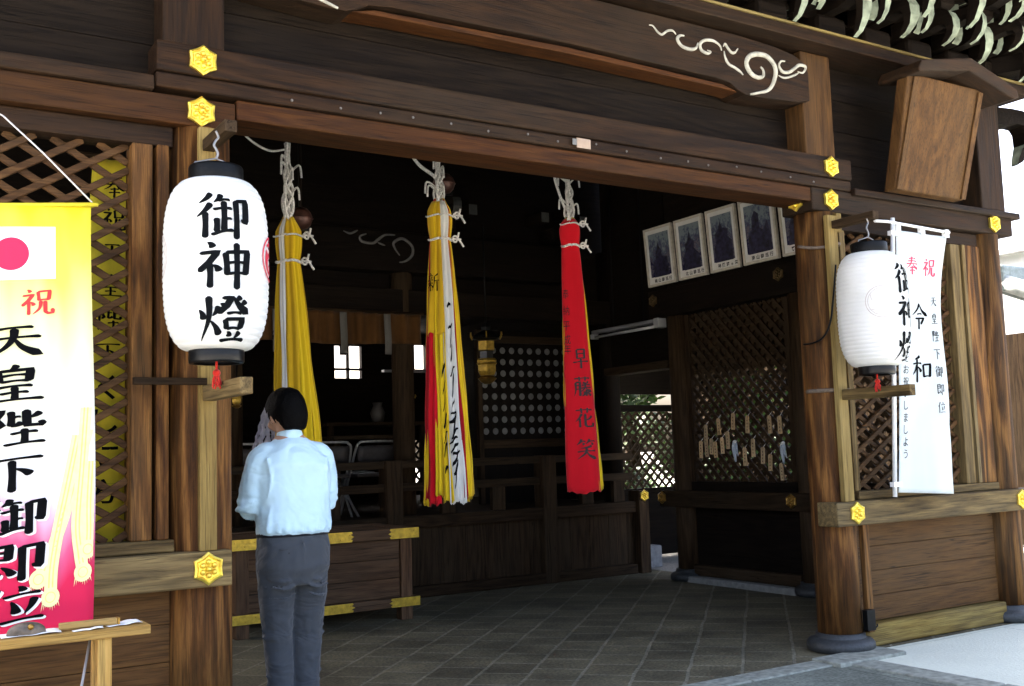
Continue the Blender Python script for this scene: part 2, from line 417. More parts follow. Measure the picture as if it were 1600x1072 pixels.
# ------------------------------------------------------------------ writing
# strokes of the brush-written characters on a 100 x 100 square, y downwards; h across, s down, p sweeping left,
# n sweeping right, d dot, z turning stroke
_SHI = [('d',(22,4),(32,15)), ('z',(8,27),(40,23),(24,46),(6,64)), ('s',(26,46),(26,97)), ('d',(31,50),(43,63))]
GLYPH = {
 '天': [('h',(20,22),(80,17)), ('h',(8,48),(92,42)), ('p',(50,20),(48,45),(34,70),(8,93)), ('n',(50,46),(64,70),(95,91))],
 '皇': [('p',(54,2),(50,10),(42,17)), ('s',(25,18),(28,47)), ('z',(26,18),(75,15),(72,46)), ('h',(29,31),(72,29)), ('h',(29,46),(72,44)),
        ('h',(22,60),(78,57)), ('s',(50,58),(50,92)), ('h',(28,76),(72,73)), ('h',(6,95),(95,91))],
 '陛': [('z',(10,10),(32,7),(21,27),(31,42),(20,50)), ('s',(12,8),(12,97)), ('s',(45,8),(45,47)), ('h',(45,27),(60,23)), ('p',(62,38),(54,44),(45,48)),
        ('p',(90,14),(82,22),(70,28)), ('z',(68,6),(69,46),(90,47),(94,36)), ('h',(44,67),(86,63)), ('s',(65,54),(65,92)), ('h',(34,94),(97,90))],
 '下': [('h',(6,18),(94,13)), ('s',(47,17),(47,98)), ('d',(52,38),(76,56))],
 '御': [('p',(27,3),(20,14),(6,25)), ('p',(28,25),(18,40),(3,54)), ('s',(18,44),(18,98)), ('p',(46,5),(42,15),(33,23)), ('h',(40,20),(63,17)), ('h',(32,39),(66,35)),
        ('s',(51,20),(51,84)), ('s',(38,56),(38,86)), ('h',(51,60),(65,57)), ('h',(29,92),(68,80)), ('z',(72,19),(93,16),(91,62),(82,57)), ('s',(73,17),(73,99))],
 '即': [('z',(14,10),(46,7),(44,44)), ('z',(14,8),(14,86),(34,74)), ('h',(14,26),(44,24)), ('h',(14,43),(44,41)), ('d',(34,58),(52,82)),
        ('z',(62,14),(92,11),(90,66),(79,59)), ('s',(64,12),(64,99))],
 '位': [('p',(30,4),(22,24),(5,46)), ('s',(20,32),(20,97)), ('d',(60,4),(68,18)), ('h',(38,29),(94,24)), ('d',(50,40),(58,72)), ('p',(85,36),(80,55),(70,74)), ('h',(33,91),(99,86))],
 '奉': [('h',(24,16),(78,12)), ('h',(17,30),(84,26)), ('h',(5,45),(95,40)), ('p',(48,3),(44,30),(30,52),(6,68)), ('n',(56,42),(70,56),(97,67)), ('h',(33,64),(68,61)), ('h',(27,79),(74,75)), ('s',(50,54),(50,99))],
 '祝': _SHI + [('s',(54,12),(57,46)), ('z',(54,12),(90,9),(86,44)), ('h',(57,44),(86,42)), ('p',(63,46),(58,74),(38,95)), ('z',(76,46),(76,86),(84,93),(98,90),(98,74))],
 '神': _SHI + [('s',(53,24),(56,71)), ('z',(53,24),(94,19),(90,68)), ('h',(55,46),(91,43)), ('h',(56,68),(90,65)), ('s',(73,3),(73,99))],
 '燈': [('d',(6,34),(14,54)), ('p',(42,27),(37,38),(30,47)), ('p',(24,7),(24,46),(16,72),(2,95)), ('d',(26,56),(42,84)),
        ('z',(47,11),(64,9),(56,26),(40,42)), ('d',(44,22),(53,31)), ('p',(82,6),(76,12),(70,16)), ('n',(67,7),(80,26),(99,41)), ('p',(92,14),(86,20),(80,23)),
        ('h',(56,42),(84,40)), ('s',(53,53),(56,73)), ('z',(53,53),(87,51),(83,72)), ('h',(56,72),(83,71)), ('d',(58,77),(63,87)), ('p',(84,76),(80,83),(74,89)), ('h',(43,95),(99,92))],
 '早': [('s',(28,6),(30,51)), ('z',(28,6),(74,4),(72,51)), ('h',(30,28),(72,26)), ('h',(30,50),(72,48)), ('h',(6,69),(94,64)), ('s',(50,50),(50,99))],
 '藤': [('h',(6,12),(94,9)), ('s',(33,2),(36,23)), ('s',(68,1),(65,22)), ('p',(14,30),(14,70),(4,97)), ('z',(14,30),(37,29),(37,94),(30,88)), ('h',(15,48),(36,47)), ('h',(14,65),(36,64)),
        ('d',(52,28),(58,37)), ('p',(82,25),(77,31),(71,36)), ('h',(46,45),(93,42)), ('h',(42,59),(98,55)), ('p',(66,30),(61,58),(40,77)), ('n',(68,58),(80,68),(99,77)),
        ('s',(69,65),(69,98)), ('d',(52,76),(61,84)), ('p',(86,72),(81,77),(75,82)), ('d',(74,82),(93,96)), ('p',(63,83),(55,91),(45,97))],
 '花': [('h',(6,16),(94,13)), ('s',(33,4),(36,29)), ('s',(68,3),(65,28)), ('p',(37,32),(24,52),(4,71)), ('s',(26,54),(26,99)), ('p',(90,43),(74,57),(52,66)), ('z',(54,32),(54,87),(62,95),(94,93),(96,76))],
 '笑': [('p',(29,1),(20,16),(4,29)), ('h',(22,15),(47,12)), ('d',(32,18),(39,30)), ('p',(68,1),(60,14),(48,25)), ('h',(62,14),(96,11)), ('d',(74,18),(83,30)),
        ('p',(77,34),(52,42),(22,45)), ('h',(6,63),(95,58)), ('p',(50,44),(45,68),(5,99)), ('n',(50,62),(66,82),(99,98))],
 '新': [('d',(26,1),(33,12)), ('h',(8,19),(49,15)), ('d',(17,22),(23,35)), ('p',(42,20),(38,28),(33,35)), ('h',(3,43),(53,38)), ('h',(8,59),(50,55)), ('s',(29,42),(29,99)), ('p',(27,60),(18,72),(4,84)), ('d',(33,62),(49,79)),
        ('p',(90,5),(76,14),(60,19)), ('p',(63,18),(60,60),(44,97)), ('h',(62,45),(99,41)), ('s',(82,44),(82,99))],
 '令': [('p',(50,3),(36,26),(5,50)), ('n',(51,8),(68,30),(98,48)), ('h',(36,44),(64,41)), ('z',(24,60),(76,56),(58,80)), ('s',(47,60),(47,99))],
 '和': [('p',(44,5),(32,12),(14,18)), ('h',(4,35),(52,30)), ('s',(28,15),(28,98)), ('p',(27,37),(18,56),(2,73)), ('d',(31,42),(50,60)),
        ('s',(60,35),(63,79)), ('z',(60,35),(95,32),(90,77)), ('h',(63,77),(90,74))],
}
def brush(mb, ch, place, wt=11.0, m=0, layer0=0.0):
    """adds one brush-written character; place(u, v, lift) maps the unit square (v up) to 3-D"""
    for si, st in enumerate(GLYPH[ch]):
        kind, pts = st[0], [Vector((p[0], p[1], 0)) for p in st[1:]]
        if kind == 'z':
            path = []
            for a, b in zip(pts[:-1], pts[1:]):
                k = max(3, int((b-a).length / 4))
                path += [a.lerp(b, t/k) for t in range(k)]
            path.append(pts[-1])
        elif kind == 'h':
            a, b = pts
            mid = a.lerp(b, .5) + Vector((0, -2.2, 0))
            path = catmull([a, mid, b], 8)
        elif kind == 's':
            path = catmull([pts[0], pts[0].lerp(pts[1], .5) + Vector((.8, 0, 0)), pts[1]], 8)
        else:
            path = catmull(pts, 7) if len(pts) > 2 else catmull([pts[0], pts[0].lerp(pts[1], .5) + Vector((1.5, -1.5, 0)), pts[1]], 6)
        ln = [0.0]
        for a, b in zip(path[:-1], path[1:]): ln.append(ln[-1] + (b-a).length)
        T = ln[-1]
        L_, Rr = [], []
        for i, p in enumerate(path):
            t = ln[i] / T
            d = (path[min(i+1, len(path)-1)] - path[max(i-1, 0)]).normalized()
            nrm = Vector((-d.y, d.x, 0))
            w = wt
            if kind == 'h': w *= .78 * (1.0 - .28*math.sin(math.pi*t)) + .22*max(0, t-.75)/.25
            elif kind == 's': w *= 1.12 - .2*math.sin(math.pi*t)
            elif kind == 'p': w *= 1.12*(1-t)**.7 + .1
            elif kind == 'n': w *= (.4 + 1.15*t/.8) if t < .8 else max(.12, 1.55*(1-(t-.8)/.2))
            elif kind == 'd': w *= .35 + 1.15*t
            else: w *= .62 + .55*abs(d.y)
            e = .5 * wt
            lo, hi = ln[i], T - ln[i]
            if lo < e: w *= max(.3, math.sqrt(max(0, 1-(1-lo/e)**2)) * .75 + .25)
            if hi < e and kind != 'p': w *= max(.25, math.sqrt(max(0, 1-(1-hi/e)**2)) * .8 + .2)
            sk = Vector((w*.12, -w*.10, 0)) if kind in 'h' else Vector((0, 0, 0))
            L_.append(p + nrm*w/2 + sk); Rr.append(p - nrm*w/2 - sk)
        lift = layer0 + si * .00012
        vs = [place(q.x/100, 1-q.y/100, lift) for q in L_] + [place(q.x/100, 1-q.y/100, lift) for q in Rr]
        k = len(L_)
        mb.add(vs, [(i, i+1, k+i+1, k+i) for i in range(k-1)], m)

_TXT = {}
def glyph(ch, bold=0.012):
    """outline of a character of Blender's own built-in font as a flat mesh in a unit square"""
    key = (ch, bold)
    if key in _TXT: return _TXT[key]
    cu = bpy.data.curves.new("lettering", 'FONT')
    cu.body = ch; cu.size = 1.0; cu.resolution_u = 3; cu.offset = bold; cu.fill_mode = 'FRONT'
    ob = bpy.data.objects.new("lettering", cu)
    COL.objects.link(ob)
    dg = bpy.context.evaluated_depsgraph_get()
    me = bpy.data.meshes.new_from_object(ob.evaluated_get(dg))
    vs = [tuple(v.co) for v in me.vertices]; fs = [tuple(p.vertices) for p in me.polygons]
    bpy.data.objects.remove(ob); bpy.data.curves.remove(cu); bpy.data.meshes.remove(me)
    if vs:
        xs = [v[0] for v in vs]; ys = [v[1] for v in vs]
        cx, cy = (min(xs)+max(xs))/2, (min(ys)+max(ys))/2
        s = 1.0 / max(max(xs)-min(xs), max(ys)-min(ys), .3)
        vs = [((v[0]-cx)*s+.5, (v[1]-cy)*s+.5) for v in vs]
    _TXT[key] = (vs, fs)
    return _TXT[key]

def typed(mb, ch, place, m=0, bold=.012, lift=0.0):
    vs, fs = glyph(ch, bold)
    mb.add([place(u, v, lift) for u, v in vs], fs, m)

def write(mb, ch, place, wt=11.0, m=0, lift=0.0):
    if ch in GLYPH: brush(mb, ch, place, wt, m, lift)
    else: typed(mb, ch, place, m, .012, lift)

# =================================================================== GROUND
def paving_mat(name, col, size, ang, joint, jcol, var=.35, rough=.8, jw=.012, ct=1.0):
    m, nt, b = newmat(name)
    L = nt.links
    tc = N(nt, "ShaderNodeTexCoord")
    mp = N(nt, "ShaderNodeMapping"); mp.inputs["Rotation"].default_value = (0, 0, ang)
    L.new(tc.outputs["Object"], mp.inputs[0])
    br = N(nt, "ShaderNodeTexBrick"); br.offset = 0.5
    br.inputs["Scale"].default_value = 1.0
    br.inputs["Brick Width"].default_value = size; br.inputs["Row Height"].default_value = size
    br.inputs["Mortar Size"].default_value = jw; br.inputs["Mortar Smooth"].default_value = .35
    br.inputs["Color1"].default_value = (*[c*(1-var) for c in col], 1); br.inputs["Color2"].default_value = (*[c*(1+var) for c in col], 1)
    br.inputs["Mortar"].default_value = (*jcol, 1)
    dn = N(nt, "ShaderNodeTexNoise"); dn.inputs["Scale"].default_value = 3.0; dn.inputs["Detail"].default_value = 4
    L.new(mp.outputs[0], dn.inputs[0])
    dm = N(nt, "ShaderNodeVectorMath", operation='SCALE'); dm.inputs["Scale"].default_value = .035
    L.new(dn.outputs["Color"], dm.inputs[0])
    da = N(nt, "ShaderNodeVectorMath", operation='ADD'); L.new(mp.outputs[0], da.inputs[0]); L.new(dm.outputs[0], da.inputs[1])
    L.new(da.outputs[0], br.inputs["Vector"])
    n1 = N(nt, "ShaderNodeTexNoise"); n1.inputs["Scale"].default_value = 55; n1.inputs["Detail"].default_value = 6
    L.new(tc.outputs["Object"], n1.inputs[0])
    n2 = N(nt, "ShaderNodeTexNoise"); n2.inputs["Scale"].default_value = 2.2; n2.inputs["Detail"].default_value = 6; n2.inputs["Roughness"].default_value = .65
    L.new(tc.outputs["Object"], n2.inputs[0])
    lv = lambda q: (1+(q-1)*ct,)*3
    r1 = ramp(nt, [(.3, lv(.55)), (.72, lv(1.35))]); L.new(n1.outputs[0], r1.inputs[0])
    r2 = ramp(nt, [(.3, lv(.50)), (.7, lv(1.4))]); L.new(n2.outputs[0], r2.inputs[0])
    a = N(nt, "ShaderNodeMix", data_type='RGBA', blend_type='MULTIPLY'); a.inputs[0].default_value = 1
    L.new(br.outputs["Color"], a.inputs[6]); L.new(r1.outputs[0], a.inputs[7])
    c = N(nt, "ShaderNodeMix", data_type='RGBA', blend_type='MULTIPLY'); c.inputs[0].default_value = 1
    L.new(a.outputs[2], c.inputs[6]); L.new(r2.outputs[0], c.inputs[7])
    L.new(c.outputs[2], b.inputs["Base Color"])
    rr = N(nt, "ShaderNodeMapRange"); rr.inputs[3].default_value = rough-.18; rr.inputs[4].default_value = rough+.1
    L.new(n2.outputs[0], rr.inputs[0]); L.new(rr.outputs[0], b.inputs["Roughness"])
    b.inputs["Specular IOR Level"].default_value = .35
    h = N(nt, "ShaderNodeMath", operation='MULTIPLY_ADD'); h.inputs[1].default_value = -.8
    L.new(br.outputs["Fac"], h.inputs[0]); L.new(n1.outputs[0], h.inputs[2])
    bp = N(nt, "ShaderNodeBump"); bp.inputs["Strength"].default_value = .5; bp.inputs["Distance"].default_value = .008
    L.new(h.outputs[0], bp.inputs["Height"]); L.new(bp.outputs[0], b.inputs["Normal"])
    return m

GRAVEL = plain("grey_gravel", (.30, .29, .265), .9, 0, .3, 40, .4)
PAVE = paving_mat("diamond_stone_paving", (.122, .106, .062), .30, R(-45), .01, (.195, .178, .122), .16)
SLABM = paving_mat("pale_concrete_slab", (.66, .68, .56), 1.8, 0, .008, (.54, .56, .47), .03, .9, .010, .12)
PATHM = paving_mat("grey_green_path_stone", (.19, .205, .165), .9, 0, .01, (.14, .15, .12), .12, .9, .012, .9)
KERBM = plain("worn_kerb_stone", (.25, .26, .215), .85, 0, .35, 22, .4)

def structure(o): return props(o, kind='structure')
structure(MB().grid(lambda u, v: (-250+500*u, -250+500*v, -.03), 1, 1).build("ground", GRAVEL))
structure(MB().grid(lambda u, v: (-2.2+8.2*u, .02+9.5*v, 0), 1, 1).build("stone_floor", PAVE))
structure(MB().grid(lambda u, v: (-2.2+5.86*u, -6+5.86*v, -.004), 1, 1).build("stone_path", PATHM))
structure(MB().grid(lambda u, v: (3.86+8*u, -6+6.02*v, -.002), 1, 1).build("concrete_apron", SLABM))
kb = MB()
for i in range(8):
    x0 = -2.2 + i*.735; x1 = x0 + .728
    if x0 > 3.5: break
    kb.box((x0, -.14, -.03), (min(x1, 3.66), .02, .006))
for i in range(7):
    y1 = -.14 - i*.9
    kb.box((3.66, y1-.892, -.03), (3.86, y1, .007))
kb.box((3.57, -.20, -.03), (4.15, .02, .02))
structure(kb.build("kerb", KERBM, bevel=.008))

# =================================================================== WORSHIP HALL
hall = thing("shrine_hall", (2.0, .15, 0), "dark weathered timber shrine hall with gilt hexagonal studs and diagonal lattice bays", "shrine")

def crest(c, nrm, size, parent, mat=None):
    """six-cornered gilt stud with six petals round a boss; corner pointing up"""
    mb = MB()
    nrm = Vector(nrm).normalized(); up = Vector((0,0,1)); rt = up.cross(nrm).normalized()
    c = Vector(c)
    P = lambda a, r, h: c + (math.cos(a)*rt + math.sin(a)*up)*r*size + nrm*h*size
    def ring(ro, ri, h):
        return [P(math.pi/2 + math.pi*k/6, ro if k % 2 == 0 else ri, h) for k in range(12)]
    r0, r1, r2, r3 = ring(.5,.405,-.02), ring(.5,.405,.10), ring(.43,.345,.14), ring(.36,.29,.085)
    vs = r0 + r1 + r2 + r3 + [P(0,0,.085)]
    fs = []
    for q in range(3):
        for k in range(12):
            j = (k+1) % 12
            fs.append((q*12+k, q*12+j, (q+1)*12+j, (q+1)*12+k))
    for k in range(12): fs.append((36+k, 36+(k+1) % 12, 48))
    mb.add(vs, fs)
    def dome(ctr, rx, h, n=10):
        o = []
        for j in range(4):
            b = math.pi/2*j/4
            o += [ctr + (math.cos(2*math.pi*k/n)*rt + math.sin(2*math.pi*k/n)*up)*rx*size*math.cos(b) + nrm*h*size*math.sin(b) for k in range(n)]
        o.append(ctr + nrm*h*size)
        ff = [(j*n+k, j*n+(k+1) % n, (j+1)*n+(k+1) % n, (j+1)*n+k) for j in range(3) for k in range(n)] + [(3*n+k, 3*n+(k+1) % n, 4*n) for k in range(n)]
        mb.add(o, ff, 0, True)
    for k in range(6):
        a = math.pi/2 + math.pi*k/3
        dome(P(a, .205, .085), .098, .115)
    dome(P(0,0,.085), .108, .19)
    return mb.build("metal_crest", mat or GOLD, parent, normals=True)

def base_stone(c, parent, s=1.0):
    x, y = c
    mb = MB().lathe([(.175*s,.0),(.198*s,.006),(.207*s,.03),(.205*s,.052),(.19*s,.072),(.16*s,.080),(.152*s,.088),(.148*s,.112)], (x, y, 0), 40)
    return mb.build("base_stone", STONE, parent)

def pillar(x, y, z1, mat, r=.135, z0=.108, squash=False):
    prof = [(r*.985, z0), (r, z0+.02), (r, z1*.5), (r*.985, z1)]
    mb = MB().lathe([(r*1.0, z0), (r*1.005, .6), (r, 1.5), (r*.985, z1)], (x, y, 0), 40)
    p = mb.build("pillar", mat, hall)
    base_stone((x, y), p)
    return p

PX = [-1.70, .02, 3.98, 5.70]
pil = [pillar(x, .15, 2.735, wood('pillar', 'z', .8, .24 if x > 5 else .15)) for x in PX]
# right pillar carries a small iron box near its foot; the timber fillet standing in front of the pillar
fil = MB().box((4.098, .022, .105), (4.15, .06, .768)).build("pillar_fillet", wood('pillar', 'z'), hall, bevel=.004)
MB().box((4.035, -.02, .125), (4.11, .018, .25)).tube([(4.13, -.012, .16), (4.13, -.012, .145), (4.115, -.012, .14)], .006, 6).build("iron_socket", BLACKM, pil[2], bevel=.006)
# interior columns of the right side wall and the left side wall
for x in (5.70, -1.70):
    for y in (1.86, 3.45):
        pillar(x, y, 2.62, wood('inner', 'z'), .125)

# square upper posts above the head beams
for x, w in ((-1.70,.135), (.0-.04,.135), (3.91,.135), (5.70,.14)):
    MB().box((x-w, .0+.005, (3.085 if 0 < x+.1 < 4.5 else 2.905)), (x+w, .27, 3.755)).build("upper_post", wood('beam' if x < 3 or x > 5 else 'panel', 'z'), hall, bevel=.01)

# waist rails
railL = MB().box((-1.9, -.03, .765), (.108, .13, .912)).build("waist_rail", wood('rail', 'x'), hall, bevel=.008)
railR = MB().box((3.815, -.03, .765), (5.905, .13, .912)).build("waist_rail", wood('rail', 'x'), hall, bevel=.008)
crest((0.005, -.028, .842), (0,-1,0), .136, railL)
crest((-1.70, -.028, .842), (0,-1,0), .136, railL)
crest((3.99, -.028, .842), (0,-1,0), .136, railR)
crest((5.70, -.028, .842), (0,-1,0), .136, railR)

# head beams ------------------------------------------------------------
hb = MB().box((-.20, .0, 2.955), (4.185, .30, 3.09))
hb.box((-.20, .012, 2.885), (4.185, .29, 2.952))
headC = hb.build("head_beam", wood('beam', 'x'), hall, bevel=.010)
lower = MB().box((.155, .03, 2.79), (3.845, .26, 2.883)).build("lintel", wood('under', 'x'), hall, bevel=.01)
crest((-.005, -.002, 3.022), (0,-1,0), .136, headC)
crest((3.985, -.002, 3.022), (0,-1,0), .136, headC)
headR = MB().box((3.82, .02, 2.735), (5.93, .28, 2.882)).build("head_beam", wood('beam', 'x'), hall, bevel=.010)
MB().box((4.19, -.012, 2.86), (5.99, .30, 2.905)).build("beam_cap", wood('beam', 'x'), headR, bevel=.008)
crest((3.985, .016, 2.812), (0,-1,0), .136, headR)
crest((5.70, .016, 2.812), (0,-1,0), .136, headR)
headL = MB().box((-1.95, .01, 2.865), (-.205, .28, 2.932)).build("head_beam", wood('beam', 'x'), hall, bevel=.010)
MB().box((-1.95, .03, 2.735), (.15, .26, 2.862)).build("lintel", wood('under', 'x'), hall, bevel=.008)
crest((-.005, .026, 2.80), (0,-1,0), .136, headL)
# nail studs along the head beam
ns = MB()
for k in range(17):
    ns.ball((.42+k*.213+rng.uniform(-.04,.04), .010, 2.92+rng.uniform(-.012,.012)), .007, 6, 4)
ns.build("nail_head", plain("grey_nail", (.16,.15,.14), .5, .4), headC)

# boards closing the wall above the head beams
ub = MB()
for k in range(4):
    z0 = 2.90 + k*.2155
    ub.box((-1.9, .155, z0), (5.86, .18, z0+.212))
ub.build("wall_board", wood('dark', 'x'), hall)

# rainbow beam ----------------------------------------------------------
def koryo(x0, x1, y0, y1, mat, parent):
    top, out = [], []
    L0, L1 = x0, x1
    bot = [(L0, 3.415), (L0+.12, 3.392), (L0+.45, 3.372), (L0+.56, 3.372), (L0+.62, 3.392), (L0+.68, 3.425), (L0+.80, 3.438), ((L0+L1)/2, 3.452),
           (L1-.80, 3.438), (L1-.68, 3.425), (L1-.62, 3.392), (L1-.56, 3.372), (L1-.45, 3.372), (L1-.12, 3.392), (L1, 3.415)]
    tp = [(L1, 3.60), (L1-.03, 3.655), (L1-.12, 3.695), (L1-.3, 3.72), (L1-.6, 3.735), (L0+.6, 3.735), (L0+.3, 3.72), (L0+.12, 3.695), (L0+.03, 3.655), (L0, 3.60)]
    mb = MB().prism(bot + tp, 'y', y0, y1)
    o = mb.build("rainbow_beam", mat, parent, bevel=.012)
    # lower moulding, set back: the narrow lip under the middle of the beam
    lip = [(L0+.585, 3.385), (L0+.72, 3.418), ((L0+L1)/2, 3.440), (L1-.72, 3.418), (L1-.585, 3.385), (L1-.74, 3.392), ((L0+L1)/2, 3.405), (L0+.74, 3.392)]
    MB().prism(lip, 'y', y0+.022, y1-.02).build("beam_lip", wood('under', 'x', 1.0, .05), o, bevel=.006)  # orange wood carries the light on the beam's underside
    return o
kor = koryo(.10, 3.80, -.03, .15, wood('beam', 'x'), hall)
korL = MB().box((-1.58, -.01, 3.40), (-.18, .15, 3.735)).build("rainbow_beam", wood('beam', 'x'), hall, bevel=.012)

SCROLL = [[(2.513,3.662),(2.541,3.662),(2.573,3.633),(2.605,3.624),(2.644,3.651),(2.678,3.662),(2.7,3.654),(2.711,3.644)],
 [(2.773,3.648),(2.74,3.642),(2.719,3.615),(2.75,3.582),(2.814,3.574),(2.86,3.59),(2.878,3.624)],
 [(2.948,3.592),(2.974,3.587),(2.947,3.573),(2.9,3.586),(2.896,3.624),(2.938,3.652),(2.999,3.659),(3.049,3.64),(3.063,3.611)],
 [(3.079,3.639),(3.093,3.658),(3.11,3.64),(3.139,3.614),(3.171,3.619),(3.198,3.648)],
 [(3.083,3.612),(3.089,3.573),(3.113,3.538),(3.164,3.523),(3.205,3.506),(3.229,3.49)],
 [(3.379,3.565),(3.399,3.547),(3.397,3.511),(3.352,3.494),(3.3,3.506),(3.266,3.541),(3.263,3.58),(3.298,3.621),(3.364,3.643),(3.439,3.64),(3.495,3.596),(3.504,3.541),(3.469,3.462),(3.422,3.422),(3.356,3.4),(3.279,3.377)],
 [(3.594,3.638),(3.56,3.632),(3.539,3.599),(3.566,3.567),(3.622,3.572),(3.669,3.601),(3.718,3.634),(3.764,3.637),(3.776,3.624),(3.748,3.59),(3.703,3.59)],
 [(3.53,3.537),(3.585,3.53),(3.666,3.559),(3.713,3.584)]]
SC_W = [.007,.011,.010,.009,.009,.016,.011,.007]
def scroll(parent, y, mir=None, data=SCROLL, ws=SC_W, mat=WHITEP, flat=.85):
    mb = MB()
    for s, w in zip(data, ws):
        pts = catmull([Vector(((mir - a) if mir is not None else a, y, b)) for a, b in s], 6)
        k = len(pts)
        rs = [w*(.35 + .65*min(1, 3.2*min(i/(k-1), 1-i/(k-1)) + .08)) for i in range(k)]
        n0 = len(mb.v)
        mb.tube(pts, rs, 8)
        for i in range(n0, len(mb.v)):
            v = mb.v[i]; mb.v[i] = (v[0], y + (v[1]-y)*flat, v[2])
    return mb.build("scroll_carving", mat, parent)
scroll(kor, -.031)
scroll(kor, -.031, 3.90)

# plate beam on top with a weathered front edge
plate = MB().box((-2.0, -.13, 3.76), (6.05, .32, 3.835)).build("plate_beam", wood('beam', 'x'), hall, bevel=.008)
MB().box((-2.0, -.137, 3.836), (6.05, .31, 3.852)).build("beam_edge", wood('ochre', 'x'), plate, bevel=.004)

# leaning box of weathered boards with a gabled cap, set on the right head beam
pb = thing("plaque_box", (4.85, -.03, 2.906), "tall tapering weathered board box with a dark gabled cap leaning above the white banner", "plaque")
def shear(v, k=.30, z0=2.906):
    return (v[0] - .03*(v[2]-z0), v[1] - k*(v[2]-z0), v[2])
mb = MB()
mb.prism([(4.485, 2.91), (5.215, 2.91), (5.235, 3.62), (4.44, 3.62)], 'y', -.09, .0)
mb.v = [shear(v) for v in mb.v]
mb.build("board_body", wood('panel', 'z', .55, .11), pb, bevel=.012)
mb = MB()
for x in (4.49, 5.165):
    mb = MB().box((x, -.103, 2.91), (x+.05, -.091, 3.60))
    mb.v = [shear(v) for v in mb.v]
    mb.build("edge_strip", wood('panel', 'z'), pb, bevel=.004)
mb = MB()
mb.prism([(4.40, 3.605), (4.42, 3.59), (4.90, 3.665), (5.42, 3.565), (5.48, 3.58), (5.43, 3.635), (4.90, 3.745), (4.42, 3.66)], 'y', -.20, .12)
mb.v = [shear(v) for v in mb.v]
mb.build("gabled_cap", wood('beam', 'x'), pb, bevel=.010)

# lattice bays ----------------------------------------------------------
def lattice_mb(plane, c, u0, u1, v0, v1, ang, pitch, w, t):
    """two crossing layers of slats; plane 'y' (u = x, v = z) or 'x' (u = y, v = z)"""
    mb = MB()
    for sgn, off in ((1, 0), (-1, t*1.02)):
        a = ang * sgn
        d = (math.cos(a), math.sin(a)); nrm = (-math.sin(a), math.cos(a))
        cu, cv = (u0+u1)/2, (v0+v1)/2
        half = (abs(nrm[0])*(u1-u0) + abs(nrm[1])*(v1-v0))/2
        k = -int(half/pitch) - 1
        while k*pitch <= half:
            s = k*pitch + pitch*.3
            px, pz = cu + nrm[0]*s, cv + nrm[1]*s
            lo, hi = -1e9, 1e9
            for p0, dd, a0, a1 in ((px, d[0], u0, u1), (pz, d[1], v0, v1)):
                q0, q1 = (a0-p0)/dd, (a1-p0)/dd
                lo = max(lo, min(q0, q1)); hi = min(hi, max(q0, q1))
            k += 1
            if hi - lo < .03: continue
            A = (px + d[0]*lo, pz + d[1]*lo); B = (px + d[0]*hi, pz + d[1]*hi)
            j = rng.uniform(-.0012, .0012)
            if plane == 'y':
                mb.bar((A[0], c+off+j, A[1]), (B[0], c+off+j, B[1]), t, w, up=(nrm[0], 0, nrm[1]))
            else:
                mb.bar((c+off+j, A[0], A[1]), (c+off+j, B[0], B[1]), t, w, up=(0, nrm[0], nrm[1]))
    return mb

def front_bay(x0, x1, post_dark, side):
    """x0..x1 clear width between the two pillars"""
    wp = MB()
    n = 4; h = (.768-.150)/n
    for k in range(n):
        wp.box((x0, .12+rng.uniform(-.003,.003), .15+k*h), (x1, .15, .15+k*h+h-.002))
    wp.build("wall_panel", wood('panel', 'x', 1.0, .05), hall, bevel=.003)
    MB().box((x0, .06, .004), (x1, .21, .142)).build("ground_sill", wood('sill', 'x'), hall, bevel=.010)
    MB().box((x0, .045, .914), (x1, .19, .965)).build("lattice_sill", wood('rail', 'x'), hall, bevel=.006)
    MB().box((x0, .075, 2.64), (x1, .19, 2.73)).build("lattice_head", wood('beam', 'x'), hall, bevel=.006)
    if side > 0:
        fr = [(x0, x0+.05, .07), (5.25, 5.352, .07), (5.362, 5.398, .055)]
        l0, l1 = x0+.05, 5.25
    else:
        fr = [(x0, x0+.06, .07), (-.285, -.20, .06), (-.185, -.135, .045)]
        l0, l1 = x0+.06, -.285
    for a, b, y in fr:
        MB().box((a, y, .966), (b, .185, 2.639)).build("lattice_frame", wood('pillar' if side < 0 else 'rail', 'z'), hall, bevel=.006)
    lattice_mb('y', .125, l0, l1, .966, 2.639, R(31), .094, .030, .016).build("lattice", wood('lattice', 'x'), hall, bevel=.003, seg=1)
front_bay(-1.57, -.112, False, -1)
front_bay(4.11, 5.57, False, 1)
MB().box((5.404, .062, .966), (5.57, .19, 2.639)).build("lattice_frame", wood('pillar', 'z', .8, .24), hall, bevel=.006)

